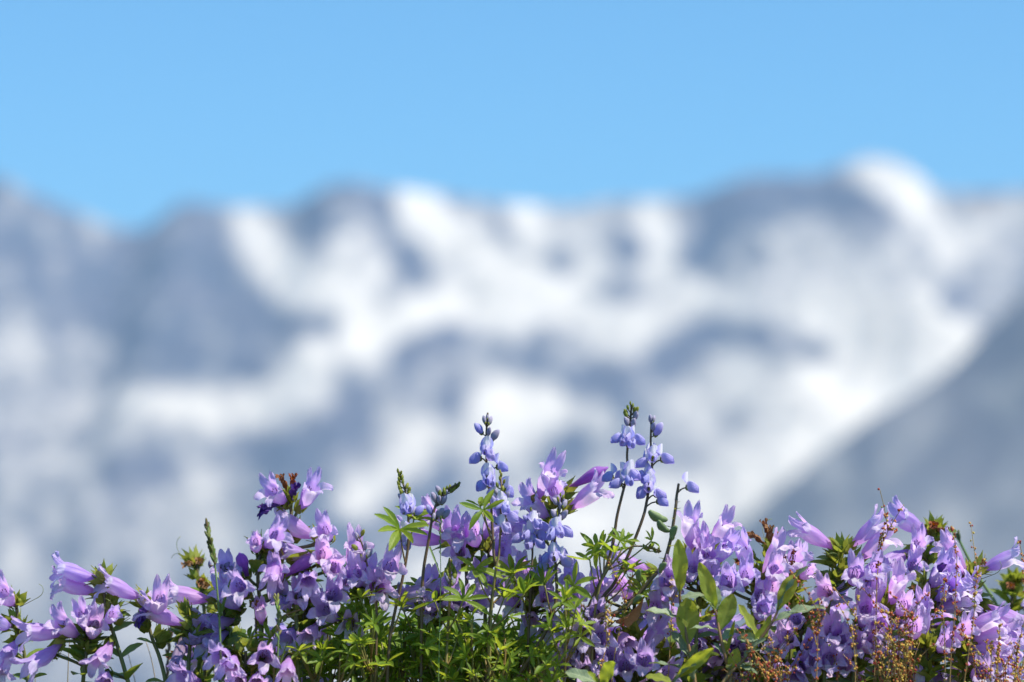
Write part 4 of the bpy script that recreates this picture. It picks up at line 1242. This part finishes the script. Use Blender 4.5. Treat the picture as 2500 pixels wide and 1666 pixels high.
# ------------------------------------------------------------------ willow twigs
def willow(label, y, uv, leaves, thick=0.0014):
    path = stem_path(uv, y)
    t = empty('willow_twig', Vector((path[-1].x, path[-1].y, max(path[-1].z, -0.05))))
    tagged(t, label, 'shrub', 'willow twigs')
    v, f, c = tube(path, thick * 0.5, thick * 1.2, 7)
    put('stem', mesh('stem', [p - t.location for p in v], f, M['willow_twig'], c), t)
    for i, (bu, bv, tu, tv, kind, wd) in enumerate(leaves):
        b = nearest_on(path, at(bu, bv, y), -0.004)
        b0 = at(bu, bv, y + RG.uniform(-0.004, 0.004))
        b = b0 if (b - b0).length > 0.02 else b
        e = at(tu, tv, y + RG.uniform(-0.012, 0.006))
        ax = e - b
        L = ax.length * 1.03
        me = LIB['willow'][(0 if kind == 'y' else 2) + i % 2]
        face = Vector((RG.uniform(0.0, 0.8), -1, RG.uniform(0.2, 0.9))) if kind == 'y' else Vector((RG.uniform(-0.6, 0.6), -0.5, 1))
        put('leaf', me, t, rel(frame(b, ax, face, L, RG.uniform(-0.35, 0.35), wd * PX / L / 0.30), t))
    return t


willow('upright willow twig with big yellow-green paddle leaves', -0.034, [(1660, 1440), (1661, 1475), (1674, 1545), (1682, 1584), (1697, 1664), (1704, 1700)],
       [(1659, 1449, 1660, 1324, 'y', 33), (1676, 1580, 1673, 1466, 'y', 44), (1658, 1522, 1590, 1472, 'g', 26), (1662, 1466, 1710, 1436, 'g', 40), (1688, 1620, 1650, 1534, 'g', 28),
        (1686, 1612, 1686, 1556, 'g', 22), (1690, 1662, 1681, 1608, 'g', 22), (1690, 1650, 1608, 1586, 'g', 18), (1664, 1480, 1708, 1480, 'y', 26)])
willow('slanting willow twig with an orange stem and grey-backed tip leaf', -0.038, [(1899, 1490), (1884, 1522), (1855, 1562), (1815, 1610), (1771, 1658), (1752, 1700)],
       [(1897, 1492, 1940, 1402, 'y', 34), (1912, 1440, 1930, 1374, 'g', 26), (1888, 1520, 2000, 1458, 'g', 30), (1853, 1562, 1796, 1488, 'y', 24), (1806, 1588, 1886, 1508, 'y', 18), (1842, 1598, 1900, 1572, 'g', 14),
        (1805, 1634, 1858, 1610, 'g', 18), (1822, 1614, 1842, 1550, 'g', 28), (1800, 1640, 1846, 1630, 'g', 18), (1850, 1565, 1806, 1545, 'g', 34)])
willow('branched willow twig with mid-sized leaves between the upright and slanting ones', -0.036, [(1746, 1488), (1752, 1520), (1759, 1556), (1771, 1604), (1782, 1647), (1780, 1700)],
       [(1745, 1492, 1714, 1380, 'y', 32), (1754, 1538, 1786, 1458, 'y', 33), (1744, 1496, 1752, 1430, 'g', 24), (1753, 1540, 1697, 1510, 'g', 16), (1771, 1604, 1769, 1560, 'y', 20), (1770, 1604, 1751, 1564, 'g', 16),
        (1796, 1638, 1802, 1588, 'y', 26), (1788, 1642, 1776, 1606, 'g', 18), (1776, 1560, 1792, 1530, 'g', 22), (1790, 1600, 1792, 1520, 'y', 8), (1745, 1495, 1724, 1450, 'g', 20)])
willow('low willow twig with one bright and one grey leaf poking up at bottom edge', -0.05, [(1462, 1648), (1462, 1670), (1460, 1710)],
       [(1424, 1668, 1384, 1628, 'g', 32), (1472, 1670, 1508, 1622, 'y', 34), (1452, 1670, 1442, 1640, 'y', 14)])
willow('low willow twig with broad yellow-green leaves at bottom edge by the upright twig', -0.05, [(1650, 1652), (1640, 1672), (1640, 1710)],
       [(1640, 1668, 1580, 1644, 'y', 30), (1712, 1672, 1744, 1586, 'y', 24), (1660, 1680, 1680, 1610, 'g', 20)])

# ------------------------------------------------------------------ sheep sorrel: thin stalks beaded with tiny round seeds
def sorrel(label, y, uv, branches=0, gold=0.5, dens=1.0, group='sorrel stalks'):
    path = stem_path(uv, y)
    t = empty('sorrel', Vector((path[-1].x, path[-1].y, max(path[-1].z, -0.05))))
    tagged(t, label, 'plant', group)
    tubes = [tube(path, 0.00022, 0.00045, 5)]
    runs = [path[:max(4, int(len(path) * 0.72))]]
    for k in range(branches):
        p = path[int(len(path) * RG.uniform(0.12, 0.5))]
        a = RG.uniform(0, 6.28)
        L = RG.uniform(0.015, 0.038)
        d = Vector((math.cos(a) * 0.55, math.sin(a) * 0.4, 1)).normalized()
        br = [p + d * L * q + Vector((math.cos(a) * 0.006 * q * q, 0, 0)) for q in (0, 0.3, 0.6, 1.0)]
        br = smooth_path(br, 4)
        tubes.append(tube(br, 0.0003, 0.0002, 4))
        runs.append(br)
    seeds = []
    for run in runs:
        ln = sum((b - a).length for a, b in zip(run[:-1], run[1:]))
        for k in range(int(ln / 0.0026 * dens)):
            q = RG.random() * (len(run) - 1)
            i = min(len(run) - 2, int(q))
            p = run[i].lerp(run[i + 1], q - i)
            for _ in range(RG.randint(1, 3)):
                a = RG.uniform(0, 6.28); r = RG.uniform(0.0004, 0.0017)
                c0 = p + Vector((math.cos(a) * r, math.sin(a) * r, RG.uniform(-0.001, 0.001)))
                col = RG.choice(((0.50, 0.09, 0.05), (0.60, 0.17, 0.06), (0.40, 0.06, 0.05), (0.66, 0.26, 0.09))) if RG.random() > gold else RG.choice(((0.72, 0.52, 0.10), (0.66, 0.52, 0.12), (0.74, 0.44, 0.11)))
                seeds.append(blob(c0, Vector((RG.uniform(-1, 1), RG.uniform(-1, 1), 1)), RG.uniform(0.00045, 0.0008), RG.uniform(0.0006, 0.0010), 5, 4, col))
    v, f, c = join(tubes)
    put('stem', mesh('stem', [p - t.location for p in v], f, M['sorrel_stem'], c), t)
    v, f, c = join(seeds)
    o = put('seeds', mesh('seeds', [p - t.location for p in v], f, M['bits'], c), t)
    o['kind'] = 'stuff'
    return t


sorrel('tallest red sorrel spike, dead straight above the bells', -0.042, [(2324, 1284), (2332, 1330), (2336, 1370), (2334, 1420), (2330, 1504), (2322, 1600), (2318, 1690)], 0, 0.35, 0.9)
sorrel('sorrel spike leaning right in front of the big long bell', -0.040, [(2406, 1352), (2396, 1390), (2382, 1430), (2378, 1500), (2370, 1561), (2350, 1690)], 1, 0.45, 0.9)
sorrel('arching sorrel tip with an orange side spray above the tubular bells', -0.02, [(2188, 1297), (2170, 1290), (2156, 1298), (2150, 1330), (2146, 1362), (2140, 1450), (2138, 1690)], 2, 0.4, 0.9)
sorrel('golden sorrel stalk below the thick green bract cluster', -0.042, [(2092, 1455), (2090, 1500), (2080, 1540), (2086, 1590), (2088, 1647), (2088, 1690)], 2, 0.8, 0.9)
sorrel('short red sorrel spike beside the tallest one', -0.035, [(2310, 1405), (2304, 1440), (2301, 1490), (2306, 1560), (2308, 1690)], 0, 0.3, 0.9)
sorrel('red sorrel stalk in front of violet bells right of the slanting willow', -0.045, [(2001, 1463), (2000, 1510), (1996, 1560), (1995, 1618), (1992, 1690)], 4, 0.2, 0.8)
sorrel('dark red sorrel tip behind the grey-backed willow leaf', 0.0, [(1938, 1342), (1934, 1370), (1930, 1400), (1925, 1480), (1920, 1690)], 1, 0.1, 1.0)
sorrel('dark red sorrel spike bent over above the lowest layered bells', -0.02, [(2342, 1547), (2356, 1566), (2370, 1590), (2378, 1618), (2384, 1690)], 1, 0.05, 1.2)
sorrel('blurred sorrel tip cut by the right picture edge', 0.05, [(2488, 1322), (2496, 1360), (2502, 1420), (2504, 1560), (2500, 1690)], 0, 0.3, 0.9)
sorrel('golden sorrel stalk beside the dry curled leaf', -0.02, [(1492, 1470), (1488, 1500), (1485, 1530), (1483, 1563), (1470, 1620), (1455, 1690)], 2, 0.9, 0.9)
sorrel('golden sorrel sprig hanging before the willow paddle leaf', -0.018, [(1640, 1405), (1638, 1450), (1640, 1500), (1636, 1568), (1630, 1690)], 1, 0.8, 0.6)
sorrel('wispy golden sorrel sprig under the spent pod stalk', -0.02, [(1548, 1380), (1540, 1420), (1530, 1454), (1524, 1500), (1505, 1570), (1490, 1690)], 2, 0.8, 0.7)
BUSH = [(2178, 1490, 0.3), (2190, 1510, 0.6), (2212, 1486, 0.15), (2226, 1495, 0.2), (2180, 1560, 0.8), (2200, 1570, 0.85), (2215, 1545, 0.7), (2160, 1590, 0.7), (2140, 1600, 0.3), (2172, 1610, 0.9), (2195, 1620, 0.8), (2230, 1610, 0.4)]
BUSH.sort()
for i, (u, v, g) in enumerate(BUSH):
    sorrel(ORD[i] + ' stalk of the dense golden-red sorrel bush before the tubular bells', RG.uniform(-0.04, -0.02), [(u, v), (u + RG.uniform(-6, 6), v + 50), (u * 0.6 + 2195 * 0.4, 1700)], 2, g, 0.9, 'sorrel bush')
for i in range(12):
    u = 2395 + 103 * (i + RG.uniform(0.2, 0.8)) / 12; v = RG.uniform(1560, 1640)
    sorrel(ORD[i] + ' stalk of the rusty sorrel patch in the bottom right corner', RG.uniform(-0.04, 0.0), [(u, v), (u + RG.uniform(-8, 8), v + 40), (u + RG.uniform(-10, 10), 1700)], 1, RG.uniform(0.3, 0.8), 1.0, 'sorrel corner patch')
for i in range(9):
    u = 1815 + 13 * i + RG.uniform(-5, 5); v = 1600 + abs(i - 5) * 7 + RG.uniform(-8, 12)
    sorrel(ORD[i] + ' low red-gold sorrel stalk right of the slanting willow', RG.uniform(-0.045, -0.03), [(u, v), (u + RG.uniform(-6, 6), v + 40), (u * 0.7 + 1870 * 0.3, 1705)], 2, RG.uniform(0.3, 0.7), 0.9, 'sorrel at the bottom edge')
for i in range(8):
    u = 2010 + 390 * (i + RG.uniform(0.2, 0.8)) / 8; v = RG.uniform(1500, 1630)
    sorrel(ORD[i] + ' of the thin sorrel stalks threaded between the purple bells', RG.uniform(-0.03, 0.02), [(u, v), (u + RG.uniform(-8, 8), v + 45), (u + RG.uniform(-8, 8), 1700)], RG.randint(0, 2), RG.uniform(0.1, 0.9), 0.8, 'sorrel among the bells')

# ------------------------------------------------------------------ grasses, dry leaf
def grass(label, y, uv, head=None, blades=(), mat='grass', r=0.0009):
    path = stem_path(uv, y)
    t = empty('grass_stalk', Vector((path[-1].x, path[-1].y, max(path[-1].z, -0.05))))
    tagged(t, label, 'grass', 'grass stalks')
    v, f, c = tube(path, r * 0.5, r, 6)
    put('stem', mesh('stem', [p - t.location for p in v], f, M[mat], c), t)
    if head:
        n, frac, size, col = head
        sp = []
        m = max(3, int(len(path) * frac))
        for i in range(n):
            q = i / n * (m - 1)
            k = min(m - 2, int(q))
            p = path[k].lerp(path[k + 1], q - k)
            ax = (path[k] - path[k + 1]).normalized() + Vector((RG.uniform(-0.5, 0.5), RG.uniform(-0.5, 0.5), 0))
            cc = tuple(x * RG.uniform(0.7, 1.2) for x in col)
            sp.append(blob(p + ax.normalized() * size * 0.5, ax, size * 0.28, size * RG.uniform(0.8, 1.1), 5, 4, cc))
        v, f, c = join(sp)
        o = put('seed_head', mesh('seed_head', [p - t.location for p in v], f, M['bits'], c), t)
        o['kind'] = 'stuff'
    for bu, bv, tu, tv, w in blades:
        b, e = at(bu, bv, y), at(tu, tv, y - 0.01)
        L = (e - b).length
        me = leaf_mesh('blade', 'blade', w * PX / L * 0.5, 'blade', 0.6, 0.08, 9)
        put('blade', me, t, rel(frame(b, e - b, Vector((0.3, -1, 0.3)), L), t))
    return t


grass('green grass stalk with a narrow dark seed spike and one raised blade', -0.03, [(505, 1284), (510, 1320), (518, 1350), (525, 1382), (532, 1460), (536, 1520), (541, 1663), (543, 1700)],
      (34, 0.36, 0.0035, (0.16, 0.19, 0.05)), [(535, 1506, 566, 1408, 9)])
grass('thin grass stalk with sparse pale spikelets near the cream-green lupine buds', -0.028, [(675, 1462), (678, 1490), (681, 1528), (678, 1600), (676, 1663), (674, 1700)], (20, 0.4, 0.003, (0.30, 0.33, 0.10)), [(676, 1640, 702, 1570, 7)], r=0.0008)
grass('blurred green stalk with a rounded tip leaning left behind the big long bell', 0.13, [(2338, 1311), (2362, 1360), (2390, 1410), (2432, 1476), (2450, 1540), (2455, 1690)], (5, 0.1, 0.004, (0.15, 0.20, 0.10)), r=0.0016)
grass('hair-thin grass stalk beside the bowed bud spike', -0.02, [(1077, 1268), (1075, 1320), (1076, 1400), (1074, 1500), (1070, 1690)], (10, 0.3, 0.0018, (0.2, 0.26, 0.1)), [(1048, 1335, 1080, 1410, 5)], r=0.0004)
grass('thin upright dry stalk with a pinkish blurred head at bottom left', 0.12, [(418, 1535), (412, 1580), (408, 1640), (406, 1700)], (14, 0.6, 0.004, (0.32, 0.20, 0.18)), (), 'straw', 0.0012)
grass('green stalk ending in a plump round seed pod behind the low bells', 0.02, [(522, 1590), (528, 1620), (540, 1664), (546, 1700)], (4, 0.2, 0.0065, (0.22, 0.30, 0.07)), [(548, 1690, 503, 1590, 8)], r=0.0010)
grass('short dry-tipped stalk with a pale green pod under the faded hanging bell', 0.03, [(487, 1612), (488, 1640), (490, 1690)], (4, 0.25, 0.0068, (0.26, 0.32, 0.10)), r=0.0010)
for i in range(16):
    u = 20 + 880 * (i + RG.uniform(0.2, 0.8)) / 16; v = RG.uniform(1540, 1640)
    du = RG.uniform(-30, 30)
    grass(ORD[i] + ' of the fine blurred straws rising from the bottom edge', RG.uniform(0.05, 0.16), [(u + du, v), (u + du * 0.5, v + 50), (u, 1700)], None, (), RG.choice(('straw', 'grass')), 0.0005)

dl = empty('dry_leaf', at(1470, 1545, -0.008))
tagged(dl, 'curled orange-brown dry leaf lodged among the violet bells', 'leaf')
me = leaf_mesh('leaf', 'dry_leaf', 0.26, 'oval', 0.9, 0.5, 10, 4, 0.4)
b, e = at(1502, 1515, -0.016), at(1576, 1496, -0.02)
put('blade', me, dl, rel(frame(b, e - b, Vector((0, -0.6, -1)), (e - b).length * 1.05), dl))
put('leaf_stalk', mesh('leaf_stalk', *tube([b - dl.location, (b - dl.location) * 0.5, Vector((0, 0, 0))], 0.0006, 0.0005, 5)[:2], M['straw']), dl)

# leafy penstemon shoots without flowers, low and shaded
for i in range(32):
    u = 400 + 2090 * (i + RG.uniform(0.2, 0.8)) / 32; v = RG.uniform(1560, 1640); y = RG.uniform(0.02, 0.13)
    P_(ORD[i % 16] + (' flowerless penstemon shoot right of the slender calyx stem' if i < 16 else ' flowerless penstemon shoot right of the half-open lupine'), y, [(u, v), (u + RG.uniform(-8, 8), v + 50), (u, 1700)], [], 'leafy penstemon shoots', leaves=10, bracts=3, styles=0, leaf_from=0.0)
